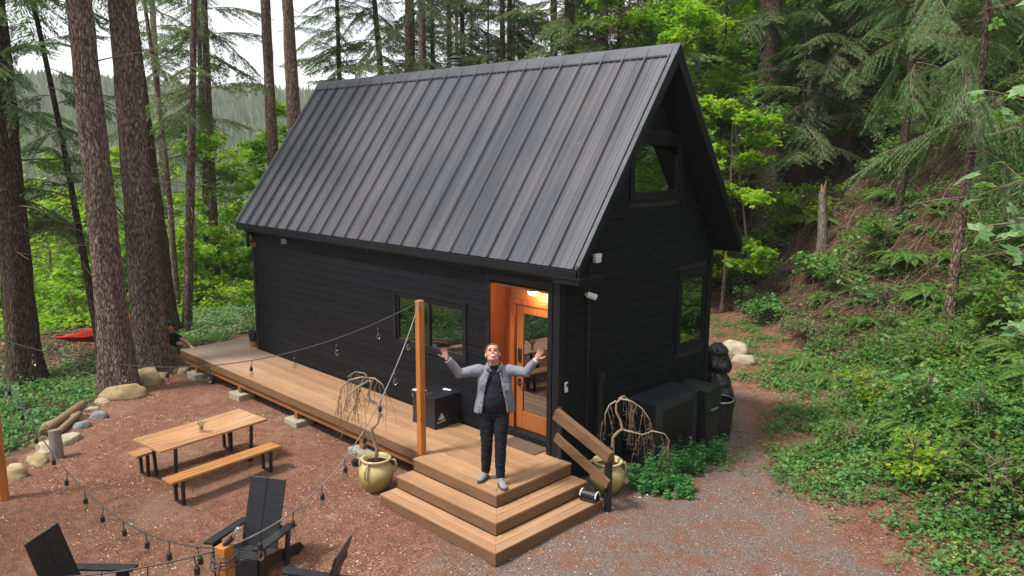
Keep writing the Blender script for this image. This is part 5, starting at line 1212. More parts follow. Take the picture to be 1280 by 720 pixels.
    B(-24.5,11.5,7.8,2.0,'maple with rusty orange leaves behind the bare trunks',57,4200,.13,'orange_leaf',3,.08,.4)
    # big leaves close on the right edge
    t=thing('big_leaf_maple','big pale leaves of a maple reaching in at the right edge','tree',(5.95,.75,HG(5.95,.75)))
    V,F=trunk_mesh(7.5,.085,(-.02,-.02),91,.2,.3,.2); link(bpy.data.objects.new('trunk',np_mesh('trunk',V,F,'bark_pale')),t)
    r=np.random.default_rng(91); P=[];Wd=[]
    for i in range(30):
        z=r.uniform(3.0,6.6); az=r.uniform(2.2,4.3) if i<20 else r.uniform(0,6.28); ln=r.uniform(.7,1.75); d=np.array([cos(az),sin(az),r.uniform(-.05,.35)]); u=np.linspace(0,1,8)
        pts=np.array([-.02*z,-.02*z,z])+np.outer(u*ln,d)+np.outer(u**2*ln,[0,0,-.30]); Wd.append(qtube(pts,np.linspace(.014,.003,8),5))
        for k in range(12):
            w=r.uniform(.25,1.02); b=np.array([np.interp(w,u,pts[:,j]) for j in range(3)]); o=r.normal(0,.17,3)*[1,1,.6]; P.append(b+o); Wd.append(qtube(np.stack([b,b+o*.6,b+o]),[.002,.0015,.001],3))
    N=leaf_cluster_leaves(np.array(P),r,.135,1.0,5)
    link(bpy.data.objects.new('crown',quads_mesh('crown',[(N,'leaf_pale'),(np.concatenate(Wd),'dead_twig')])),t)
    # background forest: trees that nothing tells apart
    def proto(kind,seed,H,z0,nb,smax,r0,need,bark):
        t=thing(*kind); V,F=trunk_mesh(H,r0,(0,0),seed,.2,.1); link(bpy.data.objects.new('trunk',np_mesh('trunk',V,F,bark)),t)
        N,Wd=crown_quads(H,z0,seed,nb,smax,SPR_F,8,(0,0),r0); link(bpy.data.objects.new('crown',quads_mesh('crown',[(N,need),(Wd,'dead_twig')])),t); return t
    GA=('conifer','dark conifer in the dense wood covering the slope behind the scene','tree')
    prot=[proto(GA+((-30-i*4,60+i*4,0),0,'conifers of the wood behind the scene'),200+i,H,z0,nb,sm,r0,'needles_far',bk) for i,(H,z0,nb,sm,r0,bk) in enumerate([(16,.9,100,1.5,.16,'bark_dark'),(20,2.5,100,1.7,.22,'bark_fir'),(13,.5,90,1.3,.11,'bark_dark'),(23,5.5,80,1.8,.26,'bark_fir')])]
    rr=random.Random(5); taken=[(-5.75,17.36)]; cnt=0
    def put(k,x,y,sc,rz,label=None):
        o=prot[k] if k<4 and prot[k].location.y>59 and False else copy_tree(prot[k]); o.location=(x,y,HG(x,y)-.1); o.rotation_euler=(0,0,rz); o.scale=(sc,)*3
        if label: o['label']=label
    spots=[]
    for i in range(4000):
        if len(spots)>=92: break
        # sector seen from the camera plus a margin
        a=RAD(rr.uniform(-64,2)); d=rr.uniform(24,70)**1.0; x=6.4+sin(a)*d; y=-7.4+cos(a)*d
        s=float(poly_s(EDGE,np.array([x]),np.array([y]))[0])
        if s<-9 or (x>-9 and y<15.5 and s<2.5): continue
        if x<-13.5 and y<11+(-x-13.5)*.35: continue
        if y<13 and x<0: continue
        if abs(math.degrees(a)+26.1)<2.6 and d<29: continue
        if any((x-p)**2+(y-q)**2<(1.9+.03*d)**2 for p,q in spots+taken): continue
        spots.append((x,y))
    GM=('broadleaf_tree','bright yellow green maple between the conifers of the wood','tree')
    mp=[]
    for i,(H,rd,nl,ml) in enumerate([(9,2.6,3600,'leaf_bright'),(7,2.2,3000,'leaf_bright'),(11,3.0,4200,'leaf_bright')]):
        mp.append(broadleaf(-36-i*4,70+i*4,H,rd,GM[1],600+i,nl,.20,ml,3,.08,.15,group='maples between the conifers of the wood',nlimb=26))
    def putm(x,y,sc,rz,lab=None,grp=None):
        o=copy_tree(rr.choice(mp)); o.location=(x,y,HG(x,y)-.1); o.rotation_euler=(0,0,rz); o.scale=(sc,)*3
        if lab: o['label']=lab; o['group']=grp
    for i in range(48):
        for _ in range(60):
            a=RAD(rr.uniform(-34.5,-6)); d=rr.uniform(27,58); x=6.4+sin(a)*d; y=-7.4+cos(a)*d; s=float(poly_s(EDGE,np.array([x]),np.array([y]))[0])
            if abs(math.degrees(a)+26.1)<4.5 and d<32: continue
            if s<-9 or (x>-9 and y<18) or (x<-13.5 and y<11+(-x-13.5)*.35) or any((x-p)**2+(y-q)**2<5 for p,q in spots+taken): continue
            taken.append((x,y)); putm(x,y,rr.uniform(.7,1.25),rr.uniform(0,6.28)); break
    for i in range(46):
        d=rr.uniform(24,62); a=RAD(rr.uniform(-82,-60)); x=6.4+sin(a)*d; y=-7.4+cos(a)*d
        putm(x,y,rr.uniform(.45,.95)*(1 if d>34 else .7),rr.uniform(0,6.28),'bright maple on the valley slope seen between the left trunks','maples on the valley slope')
    for x,y in spots: put(rr.choice([0,0,1,1,2,3]),x,y,rr.uniform(.8,1.2),rr.uniform(0,6.28))
    # right-hand slope close behind
    for x,y,k,sc in ((7.5,12,0,.9),(5.2,14.5,2,1.0),(2.6,15.2,0,1.0),(.4,17.5,2,1.1),(9.8,8.5,1,.9),(11.5,4,0,.9),(12.5,0,1,1),(13,-4,2,1.1),(-1.5,23,1,1),(3.6,20,3,1),(7.8,19,1,1.1)):
        put(k,x,y,sc,x*y)
    # the wood behind the camera, seen in the panes
    for i in range(26):
        a=RAD(rr.uniform(75,265)); d=rr.uniform(9,22); x=2+sin(a)*d; y=-9+cos(a)*d*.9
        if (x-6.4)**2+(y+7.4)**2<16 or y>-8.5 and x<9: continue
        if x>-4 or True: put(rr.choice([0,1,2]),x,y,rr.uniform(.75,1.1),rr.uniform(0,6.28),'conifer of the wood behind the camera, mirrored in the window panes')
    # valley trees left, pale in the haze
    GV='pale conifers down in the left valley'
    for i in range(70):
        x=rr.uniform(-130,-42); y=rr.uniform(-14,70)*(-x/110)+5
        put(rr.choice([0,1,2]),x,y,rr.uniform(.7,1.15),rr.uniform(0,6.28),'conifer down in the hazy left valley beyond the trunks')
    for o in list(COL.objects):
        if o.parent is None and o.get('label','').startswith('conifer down'): o['group']=GV
        if o.parent is None and o.get('label','').startswith('conifer of the wood behind'): o['group']='conifers behind the camera'
    for i,p in enumerate(prot): p.location=(-34-i*5,40+i*6,HG(-34-i*5,40+i*6))
    # far wooded hillside: one mass
    r=np.random.default_rng(3); n=26000; x=r.uniform(-420,-130,n); y=r.uniform(-160,420,n); keep=(y<-x*1.15+40); x,y=x[keep],y[keep]; z=HGT(x,y); n=len(x)
    base=np.stack([x,y,z-1],-1); out=[]; h=r.uniform(6,12,n)
    for k in range(3):
        a=r.uniform(0,2*pi,n); s=np.stack([np.cos(a),np.sin(a),np.zeros(n)],-1); w=h*.30
        out.append(np.stack([base+s*w[:,None],base+np.array([0,0,1])*h[:,None]*.45+s*w[:,None]*.75,base+np.array([0,0,1])*h[:,None],base-s*w[:,None]*.9+np.array([0,0,1.])],1))
    o=bpy.data.objects.new('far_forest',quads_mesh('far_forest',[(np.concatenate(out),'far_wood')])); link(o); tag(o,'hazy wooded hillside across the valley behind the left trunks','forest',None,'stuff')
build_trees()
# ================================================================== low plants and litter
def build_plants():
    r=np.random.default_rng(21)
    # templates of small leafy plants
    def tmpl(seed,n,rad,h,size,lobes=3):
        q=np.random.default_rng(seed); a=q.uniform(0,2*pi,n); rr=rad*np.sqrt(q.random(n)); P=np.stack([rr*np.cos(a),rr*np.sin(a),h*(.25+.75*q.random(n))*(1-.5*(rr/rad)**2)],-1)
        return leaf_cluster_leaves(P,q,size,1.3,lobes)
    T_low=[tmpl(i,22,.15,.13,.034,3) for i in range(6)]; T_mid=[tmpl(10+i,26,.20,.30,.050,3) for i in range(6)]; T_big=[tmpl(20+i,20,.28,.45,.095,3) for i in range(4)]; T_fern=[fern_quads(90+i,.42,11)[0] for i in range(3)]; T_one=[tmpl(50+i,9,.16,.10,.10,1) for i in range(4)]
    def scatter(n,xr,yr,dens,temps,smin,smax):
        x=r.uniform(*xr,n); y=r.uniform(*yr,n); k=r.random(n)<dens(x,y); x,y=x[k],y[k]; z=HGT(x,y); Q=[]; ti=r.integers(0,len(temps),len(x)); sc=r.uniform(smin,smax,len(x)); az=r.uniform(0,2*pi,len(x))
        for t in range(len(temps)):
            m=ti==t; c,s=np.cos(az[m]),np.sin(az[m]); q=temps[t]; X=q[None,...,0]*c[:,None,None]-q[None,...,1]*s[:,None,None]; Y=q[None,...,0]*s[:,None,None]+q[None,...,1]*c[:,None,None]
            A=np.stack([X,Y,np.broadcast_to(q[None,...,2],X.shape)],-1)*sc[m][:,None,None,None]+np.stack([x[m],y[m],z[m]],-1)[:,None,None,:]
            Q.append(A.reshape(-1,4,3))
        return np.concatenate(Q)
    S=lambda x,y: poly_s(EDGE,x,y)
    patch=lambda x,y: .5+.5*wob(x,y,1.15,2.0)
    def dh(x,y):   # slope cover
        s=S(x,y); near=sstep(-.5,.5,s+.9*wob(x,y,.9,1.))*(.35+.65*sstep(.3,2.2,s)); band=np.exp(-((s-3.0)/2.3)**2)*sstep(5.8,8.5,y)*sstep(3.2,1.0,x)*.90
        return np.clip(near*(.55+.9*patch(x,y))*(1-band)*(1-.88*sstep(8.2,10.2,y)*sstep(2.4,.9,x)*(wob(x,y,1.3,4.)<.35))*sstep(26,15,np.hypot(x-1,y-3)),0,1)
    Q1=np.concatenate([scatter(19000,(-4,8),(0,14),dh,T_low,.7,1.6),scatter(5000,(-9,13),(-4,21),dh,T_low,.8,1.6)]); Q2=np.concatenate([scatter(6500,(-3,8),(1,14),lambda x,y: dh(x,y)*sstep(.6,2.6,S(x,y)),T_mid,.6,1.3),scatter(4500,(-9,13),(-3,21),lambda x,y: dh(x,y)*sstep(.6,2.6,S(x,y)),T_mid,.7,1.4)]); Q3=scatter(1700,(-9,13),(-1,22),lambda x,y: dh(x,y)*sstep(3.0,6,S(x,y)),T_big,.7,1.2)
    Q4=scatter(420,(-4,8),(1,13),lambda x,y: sstep(.8,2.2,S(x,y))*.8,T_fern,.6,1.3); Q5=scatter(6000,(-4,8),(0,13),lambda x,y: dh(x,y)*(.3+.7*(wob(x+5,y,2.1)>.1)),T_one,.7,1.4)
    o=bpy.data.objects.new('ground_cover',quads_mesh('ground_cover',[(Q1,'leaf_ground'),(Q2,'leaf_mid'),(np.concatenate([Q3,Q5]),'leaf_mid'),(Q4,'fern_green')])); link(o); tag(o,'low green brambles and creepers covering the right-hand slope','ground cover',None,'stuff')
    # sparse weeds reaching into the gravel and along the path
    dw=lambda x,y: np.exp(-((x-1.55)/.75)**2-((y-3.1)/.8)**2)*1.0+.30*np.exp(-(S(x,y)/.6)**2)*(wob(x,y,2.3)>0)+np.exp(-((x+3.2)/1.6)**2-((y-10.2)/1.2)**2)*.6+.10*np.exp(-(S(x,y)/.8)**2)
    Q=scatter(3600,(-7,4.5),(1,13),lambda x,y: dw(x,y)*(S(x,y)<1),T_low,.55,1.05)
    o=bpy.data.objects.new('weeds',quads_mesh('weeds',[(Q,'leaf_ground')])); link(o); tag(o,'thin patch of pale weeds creeping over the gravel below the slope','weeds',None,'stuff')
    # left planting bed
    LZ=lambda x,y: poly_s(LEDGE,x,y)
    db=lambda x,y: sstep(-.25,-.9,LZ(x,y))*sstep(-16.5,-14,x)*np.where((x<-11.6)&(y<-.6)&(y>-5),.10,1)*sstep(-13,-8,y)*(y<9)
    Q1=scatter(12500,(-17,-4),(-13,9),lambda x,y: db(x,y)*(.4+.7*patch(x,y)),T_low,.8,1.6); Q2=scatter(4600,(-17,-4),(-13,9),lambda x,y: db(x,y)*(.25+.9*patch(x+3,y)),T_mid,.6,1.2); Q3=scatter(900,(-15,-9),(-1.2,8),lambda x,y: db(x,y)*.8,T_mid,.7,1.1)
    o=bpy.data.objects.new('ground_cover',quads_mesh('ground_cover',[(np.concatenate([Q1,Q2]),'leaf_ground'),(Q3,'leaf_sage')])); link(o); tag(o,'low bright plants in the bed left of the yard, round the trunks','ground cover',None,'stuff')
    # bright grassy growth beyond, on the way down to the valley
    Q=scatter(4200,(-34,-14),(-9,12),lambda x,y: sstep(-14.5,-17,x)*np.ones_like(y)*.9*(S(x,y)<-2),T_big,.8,1.7)
    o=bpy.data.objects.new('valley_brush',quads_mesh('valley_brush',[(Q,'leaf_bright')])); link(o); tag(o,'bright brush on the valley edge beyond the hammock','brush',None,'stuff')
    # nettles by the cabinet: separate clumps
    for i,(x,y,h,lab) in enumerate([(.80,.95,.30,'bright green nettle clump nearest to the glazed pot by the handrail'),(.78,1.42,.44,'tallest nettle clump in front of the black cabinet'),(.80,1.90,.40,'nettle clump before the middle of the black cabinet'),(.84,2.50,.36,'nettle clump at the foot of the wheelie bin'),(1.12,1.12,.22,'small nettle clump spilling onto the gravel')]):
        t=thing('nettle_clump',lab,'plant',(x,y,HG(x,y)-.02)); q=np.random.default_rng(70+i); P=[];Wd=[]
        for k in range(30):
            a=q.uniform(0,6.28); rd=.27*np.sqrt(q.random()); hh=h*q.uniform(.55,1.1); b=np.array([rd*cos(a),rd*sin(a),0]); tp=b+np.array([q.normal(0,.04),q.normal(0,.04),hh]); Wd.append(qtube(np.stack([b,(b+tp)/2,tp]),[.003,.003,.002],3))
            for z in np.linspace(.25,1,7):
                for g in range(4): P.append((b+(tp-b)*z,q.uniform(0,6.28),.075*(1.15-.5*z)))
        B_=np.array([p[0] for p in P]); A_=np.array([p[1] for p in P]); L_=np.array([p[2] for p in P])*q.uniform(.7,1.25,len(P)); D_=np.stack([np.cos(A_),np.sin(A_),q.uniform(-.2,.35,len(P))],-1)
        N=kites(B_,D_,np.array([0,0,1.])+q.normal(0,.3,B_.shape),L_,L_*.62,.05)
        link(bpy.data.objects.new('foliage',quads_mesh('foliage',[(N,'leaf_mint')])),t); link(bpy.data.objects.new('stem',quads_mesh('stem',[(np.concatenate(Wd),'leaf_mint')])),t)
    # ferns
    for i,(x,y,R,lab) in enumerate([(.76,10.82,1.0,'wide sword fern high on the bank left of the slim right tree'),(2.3,7.55,.95,'broad fern at the base of the slim right tree'),(-.35,8.3,.75,'upright fern near the path beyond the two pale boulders'),(.55,7.3,.62,'small fern at the edge of the red path'),(3.9,6.3,.8,'fern low on the bank toward the right edge'),(3.0,8.9,.85,'fern right of the slim right tree'),(1.6,9.6,.8,'fern in the shade above the broad one'),(5.2,6.9,.8,'fern nearest to the right edge of the photo'),(-1.1,14.6,.8,'fern among the brush below the broken snag')]):
        t=thing('fern',lab,'fern',(x,y,HG(x,y)+.02),i*1.3); N,Wd=fern_quads(300+i,R,22); link(bpy.data.objects.new('frond',quads_mesh('frond',[(N,'fern_green'),(Wd,'dead_twig')])),t)
    # bushes on the slope
    for i,(x,y,H,rd,nl,sz,mt,lab) in enumerate([(-1.68,12.17,.9,.5,900,.10,'leaf_ground','bright little maple seedling on the brushy slope below the snag'),(-4.8,14.1,1.1,.9,1200,.08,'leaf_mid','leafy bush at the cabin side of the brushy slope'),(-.7,11.3,.8,.7,900,.07,'leaf_ground','low bramble bush halfway up the slope'),(-.1,11.6,.9,.8,900,.08,'leaf_mid','dark bramble bush near the wide sword fern'),(-5.6,15.4,1.6,1.2,2600,.10,'leaf_mid','big leafy bush in front of the very thick trunk'),(-3.6,15.4,1.3,1.0,1800,.09,'leaf_bright','bright bush between thick trunk and broken snag'),(-6.9,14.6,2.6,1.3,3200,.11,'leaf_bright','tall bright bush right behind the gable eave'),(-1.0,15.2,1.2,1.0,1500,.09,'leaf_ground','bush on the steep slope right of the snag'),(3.4,7.6,.9,.8,1000,.09,'leaf_mid','bramble bush below the slim right tree, on its right'),(5.0,5.6,.9,.8,1200,.09,'leaf_ground','bramble bush near the right edge, lower'),(5.6,8.4,1.6,1.1,1800,.10,'leaf_mid','tall bush near the right edge, upper'),(-6.6,13.2,1.5,1.1,1500,.09,'leaf_mid','bush just visible under the right eave'),(-1.3,16.8,1.3,1.1,1400,.09,'leaf_mid','shady bush under the trees above the seedling'),(1.8,15.6,1.4,1.1,1400,.09,'leaf_mid','shady bush high behind the sword fern')]):
        bush(x,y,H,rd,lab,400+i,nl,sz,mt)
    q=random.Random(77); kinds=[('leaf_ground','low bright bramble'),('leaf_mid','dark leafy shrub'),('fern_green','fine leaved shrub'),('leaf_ground','fresh green weed clump'),('leaf_bright','sunny green seedling')]
    spots_=[(x,y) for x,y in [(2.2,4.3),(2.9,5.2),(3.9,4.3),(1.9,5.9),(1.2,8.9),(2.6,6.9),(4.4,3.1),(3.4,3.4),(5.0,4.4),(4.2,7.4),(-.9,9.9),(-2.6,11.6),(.6,9.9),(-3.4,12.4),(-4.2,15.2),(-.2,12.3),(-1.9,15.3),(2.7,10.4),(1.6,13.9),(4.6,9.0),(5.3,3.2),(3.0,12.0)]]
    where=['just past the gravel, nearest the lane','a little above the gravel edge','low on the bank towards the right edge','left of the fern patch by the path','between the path and the broad fern','in the middle of the lower bank','lowest on the bank at lower right','low on the bank above the red soil strip','close to the right edge, half way down','right of the slim tree, half way up','above the pale boulders by the path','among the brush above the pale boulders','beside the brown brush half way up','at the far end of the brushy slope','near the thick trunk above the brush','below the layered conifers','under the thin dark trunk','behind the slim right tree','high on the slope under the sword fern','at upper right below the pale leaves','in the lower right corner of the bank','high on the bank behind the slim right tree']
    for i,(x,y) in enumerate(spots_):
        mt,kn=kinds[q.randrange(5)]; H=q.uniform(.3,.75); bush(x,y,H,q.uniform(.3,.6),kn+' '+where[i],700+i,int(q.uniform(350,800)),q.uniform(.05,.10) if mt!='fern_green' else .04,mt,3 if q.random()<.7 else 1)
    for i,(x,y,R,lab) in enumerate([(-2.9,14.9,.9,'fern on the dark slope left of the snag'),(-4.6,16.4,1.0,'fern at the foot of the very thick trunk'),(-1.7,16.2,1.0,'fern high behind the broken snag'),(-.4,14.0,.9,'fern in the shade between snag and feathery conifer'),(4.4,5.2,.8,'fern among brambles low on the right bank'),(2.9,4.6,.6,'small fern low on the bank just past the gravel')]):
        t=thing('fern',lab,'fern',(x,y,HG(x,y)+.02),i*1.7); N,Wd=fern_quads(330+i,R,20); link(bpy.data.objects.new('frond',quads_mesh('frond',[(N,'fern_green'),(Wd,'dead_twig')])),t)
    # bushes by the deck end and the planting bed
    for i,(x,y,H,rd,nl,sz,mt,lab) in enumerate([(-12.1,1.9,.55,.5,900,.05,'leaf_sage','small grey green bush behind the far end of the deck'),(-13.4,4.2,1.0,1.0,1500,.08,'leaf_mid','leafy bush between deck end and slender trunks'),(-15.6,3.0,.9,.9,1300,.08,'leaf_bright','bright bush behind the slender leaning trunk'),(-11.6,4.6,1.0,.9,1300,.08,'leaf_bright','bright bush close to the left cabin wall'),(-16.8,-.6,1.3,1.2,1800,.09,'leaf_bright','bright bush beyond the hammock'),(-17.5,-3.6,1.5,1.3,2000,.09,'leaf_bright','bright bush between the left edge trunk and the thin one'),(-19.5,1.5,2.2,1.6,2400,.10,'leaf_mid','bush standing behind the mossy trunk'),(-15.5,-6.0,1.2,1.2,1600,.09,'leaf_bright','bright bush at the left edge behind the thick trunk'),(-21.5,-1.5,2.6,1.8,2600,.11,'leaf_bright','tall bright bush on the valley edge'),(-23,3.6,3.0,1.9,2800,.11,'leaf_bright','tallest bright bush on the valley edge'),(-10.3,-5.6,.6,.7,1100,.06,'leaf_mid','feathery low shrub at the left edge above the stones')]):
        bush(x,y,H,rd,lab,430+i,nl,sz,mt)
    # young green conifers left near the edge
    for i,(x,y,H,lab) in enumerate([(-8.3,-6.6,1.7,'young conifer with soft boughs at the left edge behind the post'),(-22.5,-4.2,6.5,'young conifer on the valley edge behind the thin trunk')]):
        conifer(x,y,H,.04 if i==0 else .09,lab,z0=.2,nb=50,smax=.38 if i==0 else .9,seed=500+i,need='needles_grey',spr=SPR,dead=0,flare=.1)
    # litter: bark chips in the yard, gravel on the lane, dead twigs on the slope
    def flakes(n,xr,yr,dens,smin,smax,asp,lift=.004):
        x=r.uniform(*xr,n); y=r.uniform(*yr,n); k=r.random(n)<dens(x,y); x,y=x[k],y[k]; m=len(x); z=HGT(x,y)+.012*wob(x,y,7.3,.4)+.006*wob(x,y,17.,2.)+lift; a=r.uniform(0,6.28,m); L_=r.uniform(smin,smax,m)**1.0
        d=np.stack([np.cos(a),np.sin(a),r.normal(0,.22,m)],-1); return kites(np.stack([x,y,z],-1),d,np.array([0,0,1.])+r.normal(0,.3,(m,3)),L_,L_*r.uniform(asp*.6,asp*1.3,m))
    yard=lambda x,y: ((LZ(x,y)>-.35)|(x>-4.4))&(S(x,y)<.6)&~((x>-8.2)&(x<0)&(y>0)&(y<3.75))&(y<11)
    Q=flakes(110000,(-9.6,5),(-7,10.5),lambda x,y: yard(x,y)*sstep(.2,.9,.55+.5*wob(x,y,1.7,.5))*np.where(x>1.2,.30,1.),.012,.042,.42)
    o=bpy.data.objects.new('bark_chips',quads_mesh('bark_chips',[(Q,'chip')])); link(o); tag(o,'reddish bark chips strewn over the yard','bark chips',None,'stuff')
    n=320; xx=r.uniform(-8.4,.3,n); tt=r.random(n)**.8; yy=-OE+(W/2+OE)*tt; zz=ZE+(ZR-ZE)*tt+.006; aa=r.uniform(0,6.28,n); sl=norm(np.stack([np.cos(aa),np.sin(aa)*.58,np.sin(aa)*.81],-1)); off=np.array([0,-.81,.58])*.004
    Q=kites(np.stack([xx,yy,zz],-1)+off,sl,np.array([[0,-.81,.58]])+r.normal(0,.1,(n,3)),r.uniform(.012,.035,n),r.uniform(.004,.010,n)); o=bpy.data.objects.new('needle_litter',quads_mesh('needle_litter',[(Q,'chip')])); link(o); tag(o,'fallen needles and specks lying on the dark metal roof','needle litter',None,'stuff')
    n=700; xx=r.uniform(-9.2,.25,n); yy=r.uniform(-1.37,-.03,n); k=(yy>-1.16)|(xx>-1.3); xx,yy=xx[k],yy[k]; n=len(xx); aa=r.uniform(0,6.28,n)
    Q=kites(np.stack([xx,yy,np.full(n,ZD+.003)],-1),np.stack([np.cos(aa),np.sin(aa),r.normal(0,.05,n)],-1),np.array([[0,0,1.]])+r.normal(0,.15,(n,3)),r.uniform(.012,.04,n),r.uniform(.004,.014,n)); o=bpy.data.objects.new('needle_litter',quads_mesh('needle_litter',[(Q,'dry_leaf')])); link(o); tag(o,'bits of needles and leaf lying on the brown deck boards','needle litter',None,'stuff')
    Ql=flakes(2600,(-9.6,6),(-7,10),lambda x,y: yard(x,y)*(.25+.75*(wob(x,y,.9,2.)>.1)),.03,.075,.5,.006)
    o=bpy.data.objects.new('fallen_leaves',quads_mesh('fallen_leaves',[(Ql,'dry_leaf')])); link(o); tag(o,'scattered dry leaves lying on the bark of the yard','fallen leaves',None,'stuff')
    Q=flakes(60000,(-2,6),(-5,9),lambda x,y: yard(x,y)*(x+y*.15>-1.6)*np.where(S(x,y)>-5.5,1.,.4)*.8,.008,.026,.8)
    o=bpy.data.objects.new('gravel',quads_mesh('gravel',[(Q,'pebble')])); link(o); tag(o,'grey gravel scattered over the lane by the steps','gravel',None,'stuff')
    def twigs(n,xr,yr,dens,l0,l1,lift=.05):
        x=r.uniform(*xr,n); y=r.uniform(*yr,n); k=r.random(n)<dens(x,y); x,y=x[k],y[k]; out=[]
        for i in range(len(x)):
            a=r.uniform(0,6.28); l=r.uniform(l0,l1); u=np.linspace(0,1,5); px=x[i]+u*l*cos(a); py=y[i]+u*l*sin(a); pz=HGT(px,py)+r.uniform(.01,lift)+np.array([0,.3,.5,.3,0])*r.uniform(0,.5)*l*.5
            out.append(qtube(np.stack([px,py,pz],-1)+r.normal(0,.012,(5,3)),np.linspace(r.uniform(.004,.012),.002,5),3))
        return np.concatenate(out)
    Q=np.concatenate([twigs(3200,(-8,6),(5,18),lambda x,y: sstep(0,1.5,S(x,y))*(np.exp(-((S(x,y)-3.2)/2.4)**2)*sstep(5.5,8,y)*sstep(4.0,2.0,x)*.95+.06),.25,1.5,.16),twigs(500,(-4,9),(-1,12),lambda x,y: sstep(0,1.5,S(x,y))*.35,.2,.9)])
    o=bpy.data.objects.new('fallen_twigs',quads_mesh('fallen_twigs',[(Q,'dead_twig')])); link(o); tag(o,'tangle of dead brown twigs lying on the slope','twigs',None,'stuff')
    Q=flakes(30000,(-9,9),(-2,18),lambda x,y: sstep(-.8,1.2,S(x,y))*(.45+.5*sstep(6,10,y)),.03,.085,.55,.03)
    Q2=twigs(260,(-16,-10.5),(-6,0),lambda x,y: (LZ(x,y)<-.6)*1.0,.5,2.2,.12)
    o=bpy.data.objects.new('dry_leaves',quads_mesh('dry_leaves',[(Q,'dry_leaf')])); link(o); tag(o,'dry brown leaves littering the right-hand slope','dry leaves',None,'stuff')
    Q3=flakes(9000,(-17,-10.5),(-7,0),lambda x,y: (LZ(x,y)<-.8)*1.0,.03,.10,.5,.015)
    o=bpy.data.objects.new('brush_pile',quads_mesh('brush_pile',[(Q2,'dead_twig'),(Q3,'dry_leaf')])); link(o); tag(o,'fallen branches and red brown leaves under the hammock','brush pile',None,'stuff')
build_plants()

def build_haze():
    m=MB(); m.box(-640,340,-340,640,-34,130); t=NT('haze_air'); v=t.n('ShaderNodeVolumePrincipled'); v.inputs['Color'].default_value=(.93,.96,1,1); v.inputs['Density'].default_value=HAZE; v.inputs['Anisotropy'].default_value=.2
    t.l(v.outputs[0],t.out.inputs['Volume']); o=m.build('haze','haze_air'); tag(o,'thin pale haze filling the air of the whole valley and yard','haze',None,'stuff')
HAZE=.0006
build_haze()
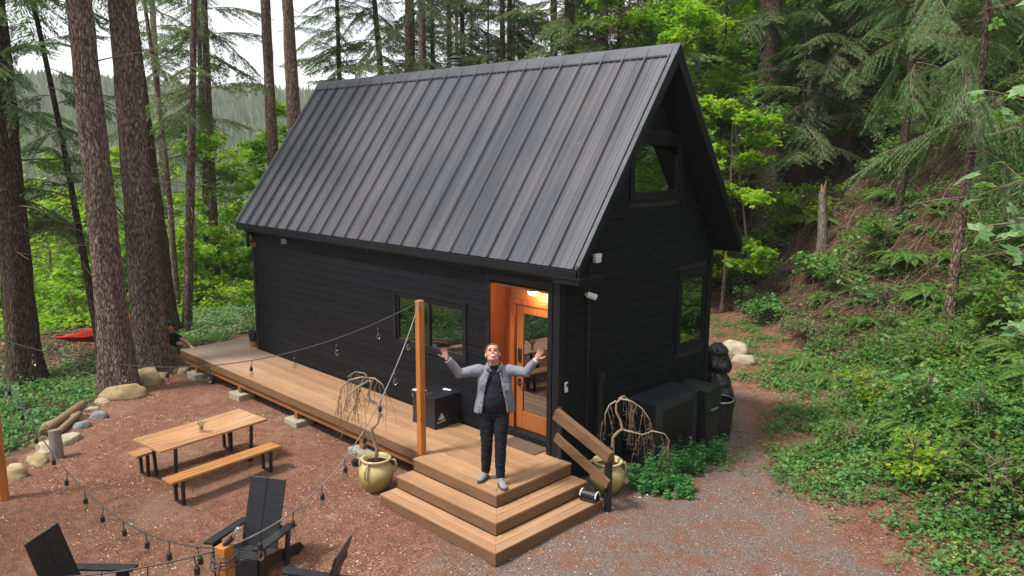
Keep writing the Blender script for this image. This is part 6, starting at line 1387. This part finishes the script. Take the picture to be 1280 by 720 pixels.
# ================================================================== camera, sky, sun
def finish():
    cam=bpy.data.cameras.new('camera'); co=bpy.data.objects.new('camera',cam); COL.objects.link(co); scene.camera=co
    cam.sensor_width=36; cam.lens=968.42/1280*36; cam.clip_start=.1; cam.clip_end=3000
    a,b,c=RAD(-44.49),RAD(-9.849),RAD(.307)
    fw=Vector((sin(a)*cos(b),cos(a)*cos(b),sin(b))); rt=Vector((cos(a),-sin(a),0)); up=rt.cross(fw)
    r2=rt*cos(c)+up*sin(c); u2=-rt*sin(c)+up*cos(c)
    mt=Matrix((r2,u2,-fw)).transposed().to_4x4(); mt.translation=Vector((6.405,-7.395,4.461)); co.matrix_world=mt
    w=bpy.data.worlds.new('World'); scene.world=w; w.use_nodes=True; nt=w.node_tree; nt.nodes.clear()
    out=nt.nodes.new('ShaderNodeOutputWorld'); bg=nt.nodes.new('ShaderNodeBackground'); sky=nt.nodes.new('ShaderNodeTexSky')
    EL,AZ=RAD(58),RAD(SUN_AZ)
    sky.sky_type='NISHITA'; sky.sun_disc=False; sky.sun_elevation=EL; sky.sun_rotation=AZ; sky.dust_density=2.5
    tc=nt.nodes.new('ShaderNodeTexCoord'); mp=nt.nodes.new('ShaderNodeMapping'); mp.inputs['Scale'].default_value=(1,1,2.4); no=nt.nodes.new('ShaderNodeTexNoise'); no.inputs['Scale'].default_value=2.2; no.inputs['Detail'].default_value=6
    nt.links.new(tc.outputs['Generated'],mp.inputs['Vector']); nt.links.new(mp.outputs['Vector'],no.inputs['Vector'])
    rp=nt.nodes.new('ShaderNodeValToRGB'); rp.color_ramp.elements[0].position=.30; rp.color_ramp.elements[0].color=(.80,.80,.80,1); rp.color_ramp.elements[1].position=.5; rp.color_ramp.elements[1].color=(1,1,1,1)
    nt.links.new(no.outputs['Fac'],rp.inputs['Fac'])
    cl=nt.nodes.new('ShaderNodeValToRGB'); cl.color_ramp.elements[0].position=.3; cl.color_ramp.elements[0].color=(.80,.82,.90,1); cl.color_ramp.elements[1].position=.7; cl.color_ramp.elements[1].color=(1,.985,1,1)
    nt.links.new(no.outputs['Fac'],cl.inputs['Fac'])
    sc=nt.nodes.new('ShaderNodeVectorMath'); sc.operation='SCALE'; sc.inputs['Scale'].default_value=CLOUD; nt.links.new(cl.outputs['Color'],sc.inputs[0])
    mx=nt.nodes.new('ShaderNodeMix'); mx.data_type='RGBA'; nt.links.new(rp.outputs['Color'],mx.inputs['Factor']); nt.links.new(sky.outputs['Color'],mx.inputs['A']); nt.links.new(sc.outputs['Vector'],mx.inputs['B'])
    nt.links.new(mx.outputs['Result'],bg.inputs['Color']); bg.inputs['Strength'].default_value=.10; nt.links.new(bg.outputs[0],out.inputs['Surface'])
    sl=bpy.data.lights.new('sun','SUN'); sl.energy=SUN_E; sl.angle=RAD(10); sl.color=(1,.95,.88); so=bpy.data.objects.new('sun',sl); COL.objects.link(so)
    d=Vector((sin(AZ)*cos(EL),cos(AZ)*cos(EL),sin(EL))); so.rotation_euler=d.to_track_quat('Z','Y').to_euler()
    pl=bpy.data.lights.new('porch_light','POINT'); pl.energy=5; pl.color=(1,.72,.42); pl.shadow_soft_size=.07; po=bpy.data.objects.new('porch_light',pl); COL.objects.link(po); po.location=(-.58,.13,2.50)
    vs=scene.view_settings; vs.view_transform='Standard'; vs.look='None'; vs.exposure=EXPO; vs.gamma=1; vs.use_curve_mapping=False
    scene.render.engine='CYCLES'; cy=scene.cycles; cy.max_bounces=7; cy.diffuse_bounces=3; cy.glossy_bounces=3; cy.transmission_bounces=4; cy.transparent_max_bounces=8; cy.caustics_reflective=False; cy.caustics_refractive=False
SUN_AZ=200; SUN_E=2.8; CLOUD=7.0; EXPO=1.08
finish()
